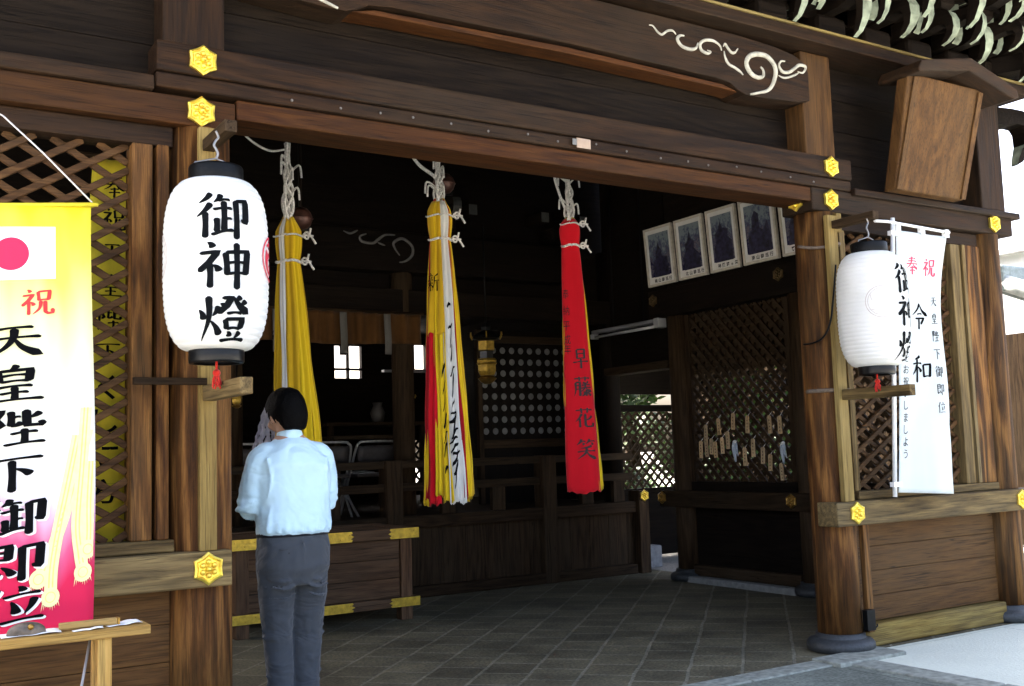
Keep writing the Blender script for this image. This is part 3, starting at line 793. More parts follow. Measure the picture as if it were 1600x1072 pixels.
# right and left side walls (planes x = 5.70 and x = -1.70) ---------------
for X, sg in ((5.70, -1), (-1.70, 1)):
    xf = X + sg*.13
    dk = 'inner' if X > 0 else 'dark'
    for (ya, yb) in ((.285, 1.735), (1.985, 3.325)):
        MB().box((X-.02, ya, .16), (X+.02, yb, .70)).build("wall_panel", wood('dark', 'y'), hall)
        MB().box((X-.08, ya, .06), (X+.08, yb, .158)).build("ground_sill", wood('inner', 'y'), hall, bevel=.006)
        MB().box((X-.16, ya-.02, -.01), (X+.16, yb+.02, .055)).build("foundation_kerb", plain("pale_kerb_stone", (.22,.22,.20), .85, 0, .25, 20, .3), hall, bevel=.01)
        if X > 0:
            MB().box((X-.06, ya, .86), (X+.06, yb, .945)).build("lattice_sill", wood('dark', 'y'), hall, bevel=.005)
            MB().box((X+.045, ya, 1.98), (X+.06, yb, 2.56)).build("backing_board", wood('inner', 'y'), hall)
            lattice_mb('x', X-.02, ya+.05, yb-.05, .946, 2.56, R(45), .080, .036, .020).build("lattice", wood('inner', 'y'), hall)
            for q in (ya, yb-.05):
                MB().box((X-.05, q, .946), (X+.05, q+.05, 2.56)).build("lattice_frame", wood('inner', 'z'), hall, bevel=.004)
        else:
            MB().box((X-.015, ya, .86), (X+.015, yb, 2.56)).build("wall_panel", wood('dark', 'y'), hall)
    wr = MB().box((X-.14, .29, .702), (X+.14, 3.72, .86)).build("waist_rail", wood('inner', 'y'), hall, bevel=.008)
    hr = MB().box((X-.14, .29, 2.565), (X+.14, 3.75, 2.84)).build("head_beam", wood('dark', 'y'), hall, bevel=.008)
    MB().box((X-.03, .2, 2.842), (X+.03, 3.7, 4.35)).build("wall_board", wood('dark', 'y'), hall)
    if X > 0:
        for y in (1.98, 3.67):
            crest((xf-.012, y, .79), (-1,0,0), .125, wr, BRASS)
            crest((xf-.012, y, 2.745), (-1,0,0), .125, hr, SHADEGILT)
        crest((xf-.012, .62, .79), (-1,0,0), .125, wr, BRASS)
crest((3.816, .15, 2.81), (-1,0,0), .125, headR)

# the passage between the two halls is boarded over above the door height
MB().box((5.66, 3.58, 2.14), (5.74, 4.62, 4.36)).build("passage_board", wood('dark', 'y'), hall)
MB().box((5.60, 3.56, 2.06), (5.78, 4.62, 2.139)).build("passage_lintel", wood('inner', 'y'), hall, bevel=.006)
MB().box((5.86, 3.2, 2.40), (9.6, 6.1, 2.46)).build("passage_sun_block", wood('dark', 'x'), hall)  # cover added to keep sun patches off the passage floor

# ceiling of the hall
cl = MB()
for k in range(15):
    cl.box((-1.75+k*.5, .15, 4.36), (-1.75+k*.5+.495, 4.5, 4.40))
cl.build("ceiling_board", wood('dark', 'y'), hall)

# bracket complexes under the eave ----------------------------------------
def nose_poly(length, h, drop):
    """side outline (y, z) of a bracket nose that swells and hooks back at the tip; y negative outwards"""
    L = length
    top = [(0.05, h), (-L*.55, h), (-L*.80, h*.95)]
    tip = [(-L*.94, h*.74), (-L*1.02, h*.30), (-L*1.03, -drop*.20), (-L*.96, -drop*.60), (-L*.82, -drop*.90), (-L*.66, -drop*1.02)]
    und = [(-L*.72, -drop*.78), (-L*.83, -drop*.45), (-L*.86, -drop*.10), (-L*.80, .012), (-L*.64, .02), (-L*.4, 0.0), (.05, 0.0)]
    return top + tip + und
def nose(x, y, z, length, h, drop, w, parent, ang=0.0, up=1):
    length *= rng.uniform(.82, 1.12); drop *= rng.uniform(.6, 1.35); w *= rng.uniform(.8, 1.1); ang += rng.uniform(-.12, .12)
    if up < 0: z += h
    poly = nose_poly(length, h, drop)
    n = len(poly)
    mb = MB()
    mb.prism([(a, b*up) for a, b in poly], 'x', -w/2, w/2, 0, lambda i: 1 if 2 <= i <= 9 else 0)
    mb.v = [(v[0]*(1.0 if (v[2]*up) > 0 else 1.0 - .62*min(1, -v[2]*up/drop)), v[1], v[2]) for v in mb.v]
    ca, sa = math.cos(ang), math.sin(ang)
    mb.v = [(x + v[0]*ca - v[1]*sa, y + v[0]*sa + v[1]*ca, z + v[2]) for v in mb.v]
    return mb.build("bracket_nose", [wood('dark', 'y'), PALEP], parent, normals=True)
def arm(x, y, z, ln, h, w, parent, axis='x'):
    pr = [(-ln/2, h), (ln/2, h), (ln/2, h*.55), (ln/2-.03, h*.28), (ln/2-.09, h*.07), (ln/2-.16, 0), (-ln/2+.16, 0), (-ln/2+.09, h*.07), (-ln/2+.03, h*.28), (-ln/2, h*.55)]
    mb = MB()
    fm = lambda i: 1 if i in (1, 2, 3, 7, 8, 9) else 0
    if axis == 'x':
        mb.prism(pr, 'y', -w/2, w/2, 0, fm)
    else:
        mb.prism(pr, 'x', -w/2, w/2, 0, fm)
    mb.v = [(v[0]+x, v[1]+y, v[2]+z) for v in mb.v]
    return mb.build("bracket_arm", [wood('dark', axis), PALEP], parent, normals=True)
def block(x, y, z, s, h, parent):
    mb = MB()
    a, b = s/2, s/2*.68
    vs = []
    for r, zz in ((b, z), (a, z+h*.42), (a, z+h)):
        vs += [(x-r, y-r, zz), (x+r, y-r, zz), (x+r, y+r, zz), (x-r, y+r, zz)]
    fs = [(0,3,2,1), (8,9,10,11)] + [(q*4+k, q*4+(k+1) % 4, q*4+4+(k+1) % 4, q*4+4+k) for q in range(2) for k in range(4)]
    mb.add(vs, fs)
    return mb.build("bearing_block", wood('dark', 'x'), parent)
BR0 = 3.853
def bracket(x, corner=False):
    o = MB().box((x-.13, -.10, BR0), (x+.13, .20, BR0+.13)).build("bracket", wood('dark', 'x'), hall, bevel=.03)
    j = lambda s=.006: rng.uniform(-s, s)
    arm(x, .05, BR0+.13, .60, .11, .10, o)
    nose(x+j(), -.06, BR0+.15+j(), .30, .12, .17, .10, o)
    nose(x+.29+j(), .0, BR0+.13+j(), .22, .11, .13, .08, o, 0, -1)
    for dx in (-.24, 0, .24): block(x+dx, .05, BR0+.242, .13, .08, o)
    block(x, -.26, BR0+.272, .14, .07, o)
    arm(x, -.27, BR0+.344, .60, .11, .10, o)
    nose(x+j(), -.24, BR0+.35+j(), .34, .12, .20, .10, o)
    nose(x+.27+j(), -.16, BR0+.33+j(), .26, .11, .15, .08, o, 0, -1)
    for dx in (-.24, .24): block(x+dx, -.27, BR0+.456, .13, .08, o)
    block(x, -.54, BR0+.472, .14, .08, o)
    arm(x, -.55, BR0+.555, .62, .11, .10, o)
    nose(x+.13+j(), -.30, BR0+.53+j(), .52, .11, .24, .09, o)
    nose(x-.13+j(), -.48, BR0+.56+j(), .36, .11, .20, .09, o)
    nose(x+.30+j(), -.42, BR0+.54+j(), .30, .11, .19, .085, o, R(25))
    nose(x-.16+j(), .02, BR0+.34+j(), .30, .11, .17, .085, o, R(-18))
    nose(x+.14+j(), -.16, BR0+.20+j(), .26, .10, .16, .085, o, R(14))
    nose(x-.30+j(), -.20, BR0+.40+j(), .26, .10, .19, .085, o)
    if corner:
        nose(x+.12, .10, BR0-.28, .40, .13, .22, .17, o, R(84))
        nose(x+.14, .02, BR0-.08, .42, .12, .26, .15, o, R(66))
        nose(x+.22, -.05, BR0+.08, .46, .12, .24, .14, o, R(75))
        nose(x+.02, -.10, BR0+.02, .40, .12, .26, .13, o, R(30))
        nose(x+.14, .0, BR0+.14, .44, .12, .20, .11, o, R(48))
        nose(x+.16, .08, BR0+.14, .36, .12, .18, .11, o, R(90))
        nose(x+.26, -.22, BR0+.34, .55, .12, .26, .11, o, R(46))
        nose(x+.22, .10, BR0+.36, .50, .12, .22, .11, o, R(90))
        nose(x+.16, -.42, BR0+.38, .40, .12, .22, .11, o, R(20))
    return o
for x in (-1.7, -.85, .0, .70, 1.35, 2.0, 2.45, 2.95, 3.45, 3.98, 4.42, 4.85, 5.28): bracket(x)
bracket(5.70, True)
MB().box((-2.4, .16, 3.853), (5.95, .19, 5.05)).build("wall_board", wood('dark', 'x'), hall)
# purlins carried by the brackets and the underside of the eave
MB().box((-2.6, -.63, BR0+.73), (6.6, -.49, BR0+.86)).build("eave_purlin", wood('dark', 'x'), hall, bevel=.01)
MB().box((-2.4, -.02, BR0+.50), (6.4, .12, BR0+.86)).build("eave_purlin", wood('dark', 'x'), hall, bevel=.01)
rf = MB()
k = -2.9
while k < 7.3:
    rf.bar((k, .9, BR0+1.09), (k, -1.75, BR0+.74), .075, .10)
    k += .19
rf.build("eave_rafters", wood('dark', 'y'), hall)
MB().prism([(.95, BR0+1.20), (-1.85, BR0+.83), (-1.85, BR0+.89), (.95, BR0+1.26)], 'x', -3.0, 7.4).build("eave_boarding", wood('dark', 'y'), hall)
ROOFM = plain("bark_roof", (.10,.085,.07), .9, 0, .3, 14, .5)
MB().prism([(.90, BR0+1.28), (-1.95, BR0+.90), (-2.0, BR0+1.05), (1.8, 6.9), (5.0, 8.6), (8.3, 6.9), (12.0, BR0+1.05), (11.9, BR0+.9), (9.2, BR0+1.28), (5, 6.6)], 'x', -3.1, 7.5).build("roof", ROOFM, hall)
# gable wall closing the roof on the right and left
for X in (5.9, -1.95):
    MB().prism([(.3, 4.75), (9.6, 4.75), (9.0, 5.2), (5.0, 7.2), (1.2, 5.2)], 'x', X-.05, X+.05).build("gable_wall", wood('dark', 'y'), hall)

# =================================================================== INNER HALL
inner = thing("inner_hall", (3.2, 4.3, 0), "dark raised inner hall behind the offering box with low railing and brown curtain", "shrine hall")
def I(mb, name, mat, parent=None, **kw): return mb.build(name, mat, parent or inner, **kw)
FZ = .735
# boarded plinth
pl = MB()
x = -1.6
while x < 5.70:
    pl.box((x, 4.30+rng.uniform(-.004,.004), .10), (min(x+.235, 5.69), 4.34, .62)); x += .24
I(pl, "plinth_board", wood('inner', 'z'))
I(MB().box((-1.65, 4.22, .002), (5.66, 4.36, .10)), "ground_sill", wood('inner', 'x'), bevel=.008)
I(MB().box((-1.65, 4.24, .622), (5.68, 4.38, FZ)), "floor_rail", wood('inner', 'x'), bevel=.008)
I(MB().box((-1.65, 4.381, FZ-.06), (5.70, 9.1, FZ-.01)), "raised_floor", wood('inner', 'y'))
for xx in (1.25, 2.92, 4.60):
    I(MB().box((xx-.08, 4.215, .0), (xx+.08, 4.385, 1.24)), "railing_post", wood('inner', 'z'), bevel=.008)
pe = I(MB().box((5.69, 4.20, .0), (5.82, 4.38, .845)), "corner_post", wood('inner', 'z'), bevel=.008)
crest((5.755, 4.195, .79), (0,-1,0), .12, pe)
for z0, z1, y in ((1.165, 1.235, 4.27), (.955, 1.03, 4.275)): I(MB().box((-1.6, y, z0), (5.68, y+.07, z1)), "railing", wood('inner', 'x'), bevel=.006)
for xx in (.2, .75, 1.8, 2.35, 3.5, 4.05, 5.1, 5.5): I(MB().box((xx-.07, 4.28, FZ+.001), (xx+.07, 4.34, .954)), "railing_strut", wood('inner', 'z'), bevel=.004)
# columns, head beam and upper wall
for xx in (1.55, 3.22, 5.70):
    I(MB().lathe([(.105, FZ-.05), (.105, 3.4)], (xx, 4.62, 0), 24), "column", wood('inner' if xx != 5.7 else 'dark', 'z'))
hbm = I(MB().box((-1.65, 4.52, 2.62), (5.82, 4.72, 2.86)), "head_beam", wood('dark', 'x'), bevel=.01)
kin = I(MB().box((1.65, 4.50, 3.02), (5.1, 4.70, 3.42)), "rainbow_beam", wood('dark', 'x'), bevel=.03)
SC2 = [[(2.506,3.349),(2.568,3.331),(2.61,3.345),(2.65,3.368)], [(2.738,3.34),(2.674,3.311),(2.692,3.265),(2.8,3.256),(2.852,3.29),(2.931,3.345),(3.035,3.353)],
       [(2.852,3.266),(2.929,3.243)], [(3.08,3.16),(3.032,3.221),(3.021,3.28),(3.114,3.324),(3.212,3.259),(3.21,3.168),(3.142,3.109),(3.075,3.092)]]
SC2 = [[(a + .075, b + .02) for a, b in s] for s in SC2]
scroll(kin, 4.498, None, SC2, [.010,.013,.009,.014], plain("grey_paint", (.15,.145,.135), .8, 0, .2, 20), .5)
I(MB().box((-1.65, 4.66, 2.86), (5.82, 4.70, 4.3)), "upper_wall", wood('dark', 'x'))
# pale-ended brackets in the gloom under the ceiling
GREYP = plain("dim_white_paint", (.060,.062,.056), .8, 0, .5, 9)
for bxx in (3.62, 4.95):
    bo = I(MB().box((bxx-.10, 4.38, 3.44), (bxx+.10, 4.62, 3.58)), "bracket", wood('dark', 'x'), bevel=.02)
    for dx in ((-.24, .24) if int(bxx*10) % 2 else (.24,)):
        mb = MB().box((bxx+dx-.045, 4.30, 3.60), (bxx+dx+.045, 4.60, 3.70), 0).box((bxx+dx-.045, 4.292, 3.60), (bxx+dx+.045, 4.2995, 3.70), 1)
        I(mb, "bracket_arm", [wood('dark', 'x'), GREYP], bo)
    mb = MB().prism([(a*.8+4.42, b*.8+3.66) for a, b in nose_poly(.30, .11, .14)], 'x', bxx-.045, bxx+.045, 0, lambda i: 1 if 3 <= i <= 8 else 0)
    I(mb, "bracket_nose", [wood('dark', 'x'), GREYP], bo, normals=True)
# curtain with grey straps
def curt(u, v):
    xx = 1.58 + 1.75*u
    return (xx, 4.44 + .012*math.sin(u*75) + .006*math.sin(u*31+v*4), 2.315 + .29*v + .01*math.sin(u*9)*(1-v))
CURT = cloth("brown_curtain", (.095,.042,.010), .0, .3, 14, .25)
cu = I(MB().grid(curt, 90, 8), "curtain", CURT, solid=.006)
GREYC = cloth("grey_strap", (.15,.145,.13), 0, .2, 20, .2)
for xx in (1.9, 2.535, 2.975):
    mb = MB()
    mb.grid(lambda u, v: (xx-.033+.066*u, 4.415-.008*math.sin(v*5), 2.22+.38*v), 2, 8)
    I(mb, "curtain_strap", GREYC, cu, solid=.004)
I(MB().tube([(1.56, 4.44, 2.615), (3.36, 4.44, 2.615)], .014, 8), "curtain_rod", wood('inner', 'x'), cu)
# room behind: walls, ceiling and the lit openings in the far wall
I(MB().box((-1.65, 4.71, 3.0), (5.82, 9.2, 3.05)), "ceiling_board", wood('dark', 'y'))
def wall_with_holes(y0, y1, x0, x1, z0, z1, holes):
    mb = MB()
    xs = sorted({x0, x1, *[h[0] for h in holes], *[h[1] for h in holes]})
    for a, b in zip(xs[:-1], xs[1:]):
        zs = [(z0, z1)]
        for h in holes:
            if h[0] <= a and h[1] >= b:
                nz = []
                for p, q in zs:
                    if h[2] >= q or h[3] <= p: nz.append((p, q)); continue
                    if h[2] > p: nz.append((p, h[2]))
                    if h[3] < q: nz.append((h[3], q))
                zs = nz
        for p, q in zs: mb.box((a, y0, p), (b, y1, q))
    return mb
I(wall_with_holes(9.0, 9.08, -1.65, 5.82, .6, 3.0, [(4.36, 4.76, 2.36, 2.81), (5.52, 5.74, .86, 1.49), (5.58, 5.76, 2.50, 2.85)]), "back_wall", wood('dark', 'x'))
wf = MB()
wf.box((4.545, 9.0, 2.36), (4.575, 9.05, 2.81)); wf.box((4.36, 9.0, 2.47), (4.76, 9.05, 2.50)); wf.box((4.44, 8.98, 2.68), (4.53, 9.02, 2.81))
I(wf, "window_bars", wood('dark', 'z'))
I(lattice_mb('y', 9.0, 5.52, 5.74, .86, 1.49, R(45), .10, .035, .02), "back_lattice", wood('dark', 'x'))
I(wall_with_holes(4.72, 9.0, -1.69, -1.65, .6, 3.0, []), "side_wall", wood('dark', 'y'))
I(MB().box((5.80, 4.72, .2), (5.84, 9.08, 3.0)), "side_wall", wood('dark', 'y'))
# board screen with rows of pale round dots
scr = thing("dotted_screen", (5.1, 5.4, FZ), "dark board screen covered with rows of pale round dots behind the railing", "screen")
for a in (4.50, 5.76): MB().box((a, 5.39, FZ), (a+.06, 5.45, 2.62)).build("screen_stile", wood('inner', 'z'), scr, bevel=.006)
for z0, z1 in ((2.48, 2.56), (1.33, 1.42)): MB().box((4.56, 5.39, z0), (5.76, 5.45, z1)).build("screen_rail", wood('inner', 'x'), scr, bevel=.006)
dts = MB().box((4.52, 5.42, FZ), (5.78, 5.46, 2.62), 1)
for r_ in range(8):
    for c_ in range(10):
        if r_ == 7 and c_ < 1: continue
        cx, cz = 4.605 + c_*.1185, 1.512 + r_*.1265
        n = 14
        vs = [(cx + .033*math.cos(2*math.pi*t/n), 5.414, cz + .033*math.sin(2*math.pi*t/n)) for t in range(n)] + [(cx, 5.411, cz)]
        vs += [(cx + .036*math.cos(2*math.pi*t/n), 5.4195, cz + .036*math.sin(2*math.pi*t/n)) for t in range(n)]
        dts.add(vs, [(t, (t+1) % n, n) for t in range(n)] + [(n+1+t, n+1+(t+1) % n, (t+1) % n, t) for t in range(n)])
dts.build("screen_panel", [plain("pale_dot", (.15,.15,.147), .8, 0, .2, 15), wood('dark', 'z')], scr, normals=True)

# =================================================================== OFFERING BOX
ob = thing("offering_box", (1.85, 3.5, 0), "low dark timber offering box with gilt corner fittings before the railing", "offering box")
bw = wood('boxwood', 'x'); bz = wood('boxwood', 'z')
xL, xR, yF, yB = 1.115, 2.575, 3.16, 3.95
for xx in (xL+.02, xR-.12):
    for yy in (yF+.02, yB-.12):
        MB().box((xx, yy, 0), (xx+.10, yy+.10, .69)).build("leg", bz, ob, bevel=.006)
fp = MB()
for k in range(3): fp.box((xL+.12, yF+.045, .18+k*.15), (xR-.12, yF+.08, .18+k*.15+.147))
fp.build("front_panel", bw, ob, bevel=.003)
MB().box((xL+.04, yF+.12, .18), (xL+.08, yB-.12, .63)).box((xR-.08, yF+.12, .18), (xR-.04, yB-.12, .63)).box((xL+.12, yB-.08, .18), (xR-.12, yB-.05, .63)).build("side_panel", bw, ob)
topr = MB().box((xL-.03, yF-.005, .632), (xR+.03, yF+.125, .715)).build("top_rail", bw, ob, bevel=.006)
MB().box((xL-.03, yB-.125, .632), (xR+.03, yB+.005, .715)).box((xL-.03, yF+.126, .635), (xL+.09, yB-.126, .712)).box((xR-.09, yF+.126, .635), (xR+.03, yB-.126, .712)).build("top_rail", bw, ob, bevel=.006)
botr = MB().box((xL-.02, yF-.002, .105), (xR+.02, yF+.115, .178)).build("bottom_rail", bw, ob, bevel=.006)
sl = MB()
for k in range(9): sl.bar((xL+.1, yF+.17+k*.058, .685), (xR-.1, yF+.17+k*.058, .685), .035, .04)
sl.build("slat_top", bw, ob, bevel=.004)
AGED = plain("aged_gilt", (.42,.26,.035), .45, .6, .35, 30, .3)
GILT = plain("yellow_gilt_plate", (.55,.37,.04), .42, .55, .25, 30, .3)
def fitting(x0, x1, z0, z1, y, par, ends):
    h = z1 - z0; out = [(x0, z0), (x1, z0)]
    if ends & 2: out = [(x0, z0), (x1-.02, z0), (x1-.012, z0+h*.18), (x1-.03, z0+h*.3), (x1, z0+h*.5), (x1-.03, z0+h*.7), (x1-.012, z0+h*.82), (x1-.02, z1)]
    else: out = [(x0, z0), (x1, z0), (x1, z1)]
    if ends & 1: out += [(x0+.02, z1), (x0+.012, z0+h*.82), (x0+.03, z0+h*.7), (x0, z0+h*.5), (x0+.03, z0+h*.3), (x0+.012, z0+h*.18), (x0+.02, z0)][0:]
    else: out += [(x0, z1)]
    if ends & 1: out = out[1:]
    mb = MB().prism(out, 'y', y-.006, y)
    n = max(2, int((x1-x0)/.07))
    for k in range(n): mb.ball((x0+(x1-x0)*(k+.5)/n, y-.006, z0+h*(.3 if k % 2 else .7)), .006, 6, 4)
    return mb.build("gilt_fitting", GILT, par, normals=True)
for par, z0, z1, y in ((topr, .634, .713, yF-.0055), (botr, .107, .176, yF-.0025)):
    fitting(xL-.03, 2.05, z0, z1, y, par, 2)
    fitting(xR-.235, xR+.03, z0, z1, y, par, 1)

# =================================================================== BELL ROPES AND BELLS
YEL = cloth("yellow_cloth", (.72, .50, .012), .18, .3)
OLV = cloth("golden_cloth", (.58, .36, .012), .18, .3)
RED = cloth("red_cloth", (.60, .006, .016), .18, .3)
DRED = cloth("crimson_cloth", (.34, .006, .012), .15, .3)
WHT = cloth("white_cloth", (.68, .68, .64), .2, .3)
CLOTHS = {'y': YEL, 'o': OLV, 'r': RED, 'd': DRED, 'w': WHT}
VR = Vector((.845, -.534, 0)); VT = Vector((-.534, -.845, 0))
def bell_rope(c, ztop, zb, z0, rtop, rb, rbot, strips, label, lean=(0,0), cordh=.5):
    """strips: list of (s0, s1, colour, z_bottom offset) across the visible front, s from -1 (left) to 1 (right)"""
    t = thing("bell_rope", (c[0], c[1], ztop), label, "bell rope", "cloth bell ropes hanging before the offering box")
    C = Vector((c[0], c[1], 0)); LN = Vector((lean[0], lean[1], 0))
    def rad(z):
        if z > zb: 
            q = (z-zb)/(ztop-zb); return rb*(1+.26*math.sin(math.pi*min(1,q*1.05)))*(1 - .55*max(0, q-.7)/.3)
        q = (zb-z)/(zb-z0)
        return rb + (rbot-rb)*q**.72
    def P(s, z, dr=0.0):
        a = s*math.pi/2
        r = rad(z) + dr
        q = max(0, (zb-z)/(zb-z0))
        return C + LN*q + VR*(r*math.sin(a)) + VT*(r*.55*math.cos(a)) + Vector((0,0,z))
    parts = []
    for i, (s0, s1, col, dz, dr) in enumerate(strips):
        ph = rng.uniform(0, 6); fw = .3 if s1-s0 > 1.2 else 1.0
        def fn(u, v, s0=s0, s1=s1, dz=dz, dr=dr, ph=ph, fw=fw):
            zt = ztop - abs(dr)*1.2
            zbt = z0 + dz
            z = zbt + (zt - zbt)*v
            s = s0 + (s1-s0)*u
            fl = (1-v)
            wob = .010*math.sin(z*5+ph)*fl + .006*math.sin(z*11+ph*2)*fl + (.004+.011*fl)*math.sin(u*11+ph+.8*math.sin(z*2+ph))
            p = P(s + .03*fl*math.sin(z*4+ph), z, dr + wob*fw)
            if v < .02: p.z += .010*math.sin(u*9+ph) + .006*math.sin(u*31+ph)
            return p
        parts.append(MB().grid(fn, 14, 56).build("cloth_strip", CLOTHS[col], t, solid=.003))
    # binding cords
    for zz, rr in ((zb, .009), (zb+.16, .006)):
        ring = [P(k/12*4-2, zz, .012) if False else C + VR*((rad(zz)+.014)*math.sin(2*math.pi*k/20)) + VT*((rad(zz)*.62+.016)*math.cos(2*math.pi*k/20)) + Vector((0,0,zz+.006*math.sin(k))) for k in range(21)]
        mb = MB().tube(ring, rr, 6)
        for q in range(3):
            a = P(.8, zz, .02)
            mb.tube(catmull([a, a+VR*.03+Vector((0,0,.02*q-.02)), a+VR*(.05+.015*q)+Vector((0,0,.045-.05*q))], 4), .007, 5)
        mb.build("binding_cord", CORD, t)
    # tangled white cords from which it hangs
    mb = MB()
    for k in range(7):
        pts = []
        for j in range(9):
            q = j/8
            r = .022*math.sin(math.pi*min(1, q*1.3)) + .012
            pts.append(C + Vector((r*math.cos(k*1.7+q*9), r*math.sin(k*2.3+q*8), ztop-.10+q*(cordh+.10))))
        mb.tube(catmull(pts, 4), .0085, 6)
    for k in range(5):
        b = C + Vector((0,0,ztop+cordh*rng.uniform(.1,.8)))
        d = VR*rng.uniform(-.08,.08) + VT*.03
        mb.tube(catmull([b, b+d+Vector((0,0,.05)), b+d*1.2-Vector((0,0,.03))], 5), .007, 5)
    mb.build("hanging_cord", CORD, t)
    t['_P'] = 0
    del t['_P']
    return t, P

RY = 1.7
t1, P1 = bell_rope((1.01, RY), 2.775, 2.49, 1.02, .055, .062, .145,
  [(-.95,-.55,'y',.02,0), (-.62,-.30,'o',0,.006), (-.34,-.12,'w',.06,.014), (-.18,.28,'o',.02,.010), (.22,.62,'y',0,.006), (.55,.98,'y',.03,0), (1.0,1.6,'o',.02,0), (-1.6,-1.0,'y',0,0), (1.5,2.5,'y',.05,0)],
  "bundle of mostly yellow cloth with one white strip hanging above the person's head", (.06,.0), .47)
t2, P2 = bell_rope((2.075, RY), 3.0, 2.715, .955, .055, .062, .150,
  [(-1.0,-.72,'y',0,0), (-.80,-.50,'d',.03,.004), (-.62,.06,'o',1.12,.022), (-.56,-.20,'r',.0,.012), (-.30,-.14,'y',.06,.020), (-.16,.12,'y',.02,.010), (.02,.42,'w',.01,.020), (.40,.58,'d',.04,.010), (.54,.80,'y',.05,.006), (.76,1.0,'o',.06,0), (1.0,1.6,'y',.02,0), (-1.6,-1.0,'d',0,0), (1.5,2.5,'y',.05,0)],
  "yellow bell rope with red and white strips and scrawled black writing", (.02,.0), .30)
t3, P3 = bell_rope((3.15, RY), 2.97, 2.755, .98, .042, .050, .112,
  [(-1.0,-.62,'o',.62,0), (-.92,.80,'r',0,.014), (.62,1.0,'y',.02,.004), (1.0,1.6,'y',.03,0), (-1.6,-1.0,'r',.04,0), (1.5,2.5,'o',.05,0)],
  "broad red cloth bell rope lettered in black, edged with yellow behind", (.045,.0), .34)
# writing on the cloths
def on_rope(P, s, zc, w, h, dr, slant=0):
    def pl(u, v, l):
        z = zc + (v-.5)*h
        return P(s + (u-.5)*w, z, dr + .012 + l*3)
    return pl
FADED = plain("faded_ink", (.012,.002,.003), .7, 0, .3, 40)
for ch, z in zip("早藤花笑", (1.93, 1.73, 1.51, 1.285)):
    mb = MB(); brush(mb, ch, on_rope(P3, .12, z, .72, .145, .016), 11); mb.build("written_character", FADED, t3)
mb = MB()

for ch, z in zip("奉納平成年", (2.40, 2.28, 2.17, 2.07, 2.0)): typed(mb, ch, on_rope(P3, -.42, z, .34, .07, .016), 0, .0)
mb.build("lettering", plain("faded_ink", (.012,.002,.003), .7, 0, .3, 40), t3)
mb = MB()
brush(mb, "新", on_rope(P2, -.28, 2.42, .46, .125, .026), 8)
def scrawl(mb, P, s, z0, z1, w, dr, n, seed):
    """faded cursive brush marks running down a strip"""
    rg = random.Random(seed)
    for k in range(n):
        z = z0 + (z1-z0)*(k+rg.uniform(.2,.8))/n
        a = rg.uniform(-1.2, 1.2); ln = rg.uniform(.025, .075); wd = rg.uniform(.006, .015)
        pts = [(s + (t-.5)*w*math.cos(a)*rg.uniform(.5,1), z + (t-.5)*ln*2*(abs(math.sin(a))+.3) + .012*math.sin(t*5+k)) for t in (0,.2,.4,.6,.8,1)]
        vs = []
        for i, (a_, b_) in enumerate(pts):
            q = wd*(.3+.7*math.sin(math.pi*(i+.6)/6.2))
            vs += [P(a_, b_+q, dr+.012), P(a_+q*1.5, b_-q, dr+.012)]
        mb.add(vs, [(2*i, 2*i+1, 2*i+3, 2*i+2) for i in range(5)])
scrawl(mb, P2, .22, 2.3, 1.7, .16, .030, 6, 3)
scrawl(mb, P2, .20, 1.62, 1.12, .26, .030, 11, 4)
scrawl(mb, P2, -.02, 1.9, 1.15, .14, .026, 7, 5)
mb.build("lettering", INK, t2)
mb = MB()
for ch, z in zip("奉納大神", (2.2, 2.02, 1.85, 1.67)): scrawl(mb, P1, -.72, z+.05, z-.05, .2, .016, 3, int(z*100))
mb.build("lettering", INK, t1)
# slack white lines that tie the ropes back to the beam
def cord(pts, label, r=.010, n=8, mat=CORD, name="tie_cord"):
    o = MB().tube(catmull(pts, n), r, 6).build(name, mat)
    return props(o, label, "cord", None)
cord([(1.69, RY-.25, 3.36), (1.74, RY-.2, 3.27), (1.87, RY-.1, 3.19), (2.04, RY, 3.15), (2.07, RY, 3.10)], "slack white cord tying the middle bell rope back to the lintel", .012)
cord([(2.91, RY-.2, 3.36), (2.96, RY-.1, 3.24), (3.07, RY, 3.13), (3.12, RY, 3.02)], "slack white cord tying the red bell rope back to the lintel", .010)
cord([(.60, RY-.3, 3.20), (.72, RY-.2, 3.16), (.86, RY-.1, 3.15), (.99, RY, 3.20)], "thin white cord running from behind the bold lettered lantern to the nearest bell rope", .007)

BELLM = plain("dull_bronze", (.075, .032, .022), .42, .5, .4, 14, .2)
def bell(c, r, label):
    t = thing("bell", c, label, "bell", "round bells behind the bell ropes")
    C = Vector(c)
    MB().lathe([(.02*r, -r), (.55*r, -.84*r), (.86*r, -.5*r), (.99*r, -.12*r), (1.0*r, -.03*r), (1.07*r, 0), (1.0*r, .03*r), (.99*r, .12*r), (.86*r, .5*r), (.55*r, .84*r), (.15*r, .99*r)], c, 28).build("bell_body", BELLM, t)
    MB().box((C.x-.85*r, C.y-.012, C.z-1.0*r), (C.x+.85*r, C.y+.012, C.z-.55*r)).build("bell_slot", BLACKM, t)
    MB().tube([C+Vector((0,0,r*.95)), C+Vector((0,0,r*1.25)), C+Vector((0,0,.75))], .012, 6).build("bell_hanger", wood('dark', 'z'), t)
    return t
bell((1.185, 1.95, 2.83), .078, "dull bronze round bell beside the top of the first yellow bell rope")
bell((2.235, 1.92, 3.17), .078, "dull bronze round bell just above the middle yellow bell rope")

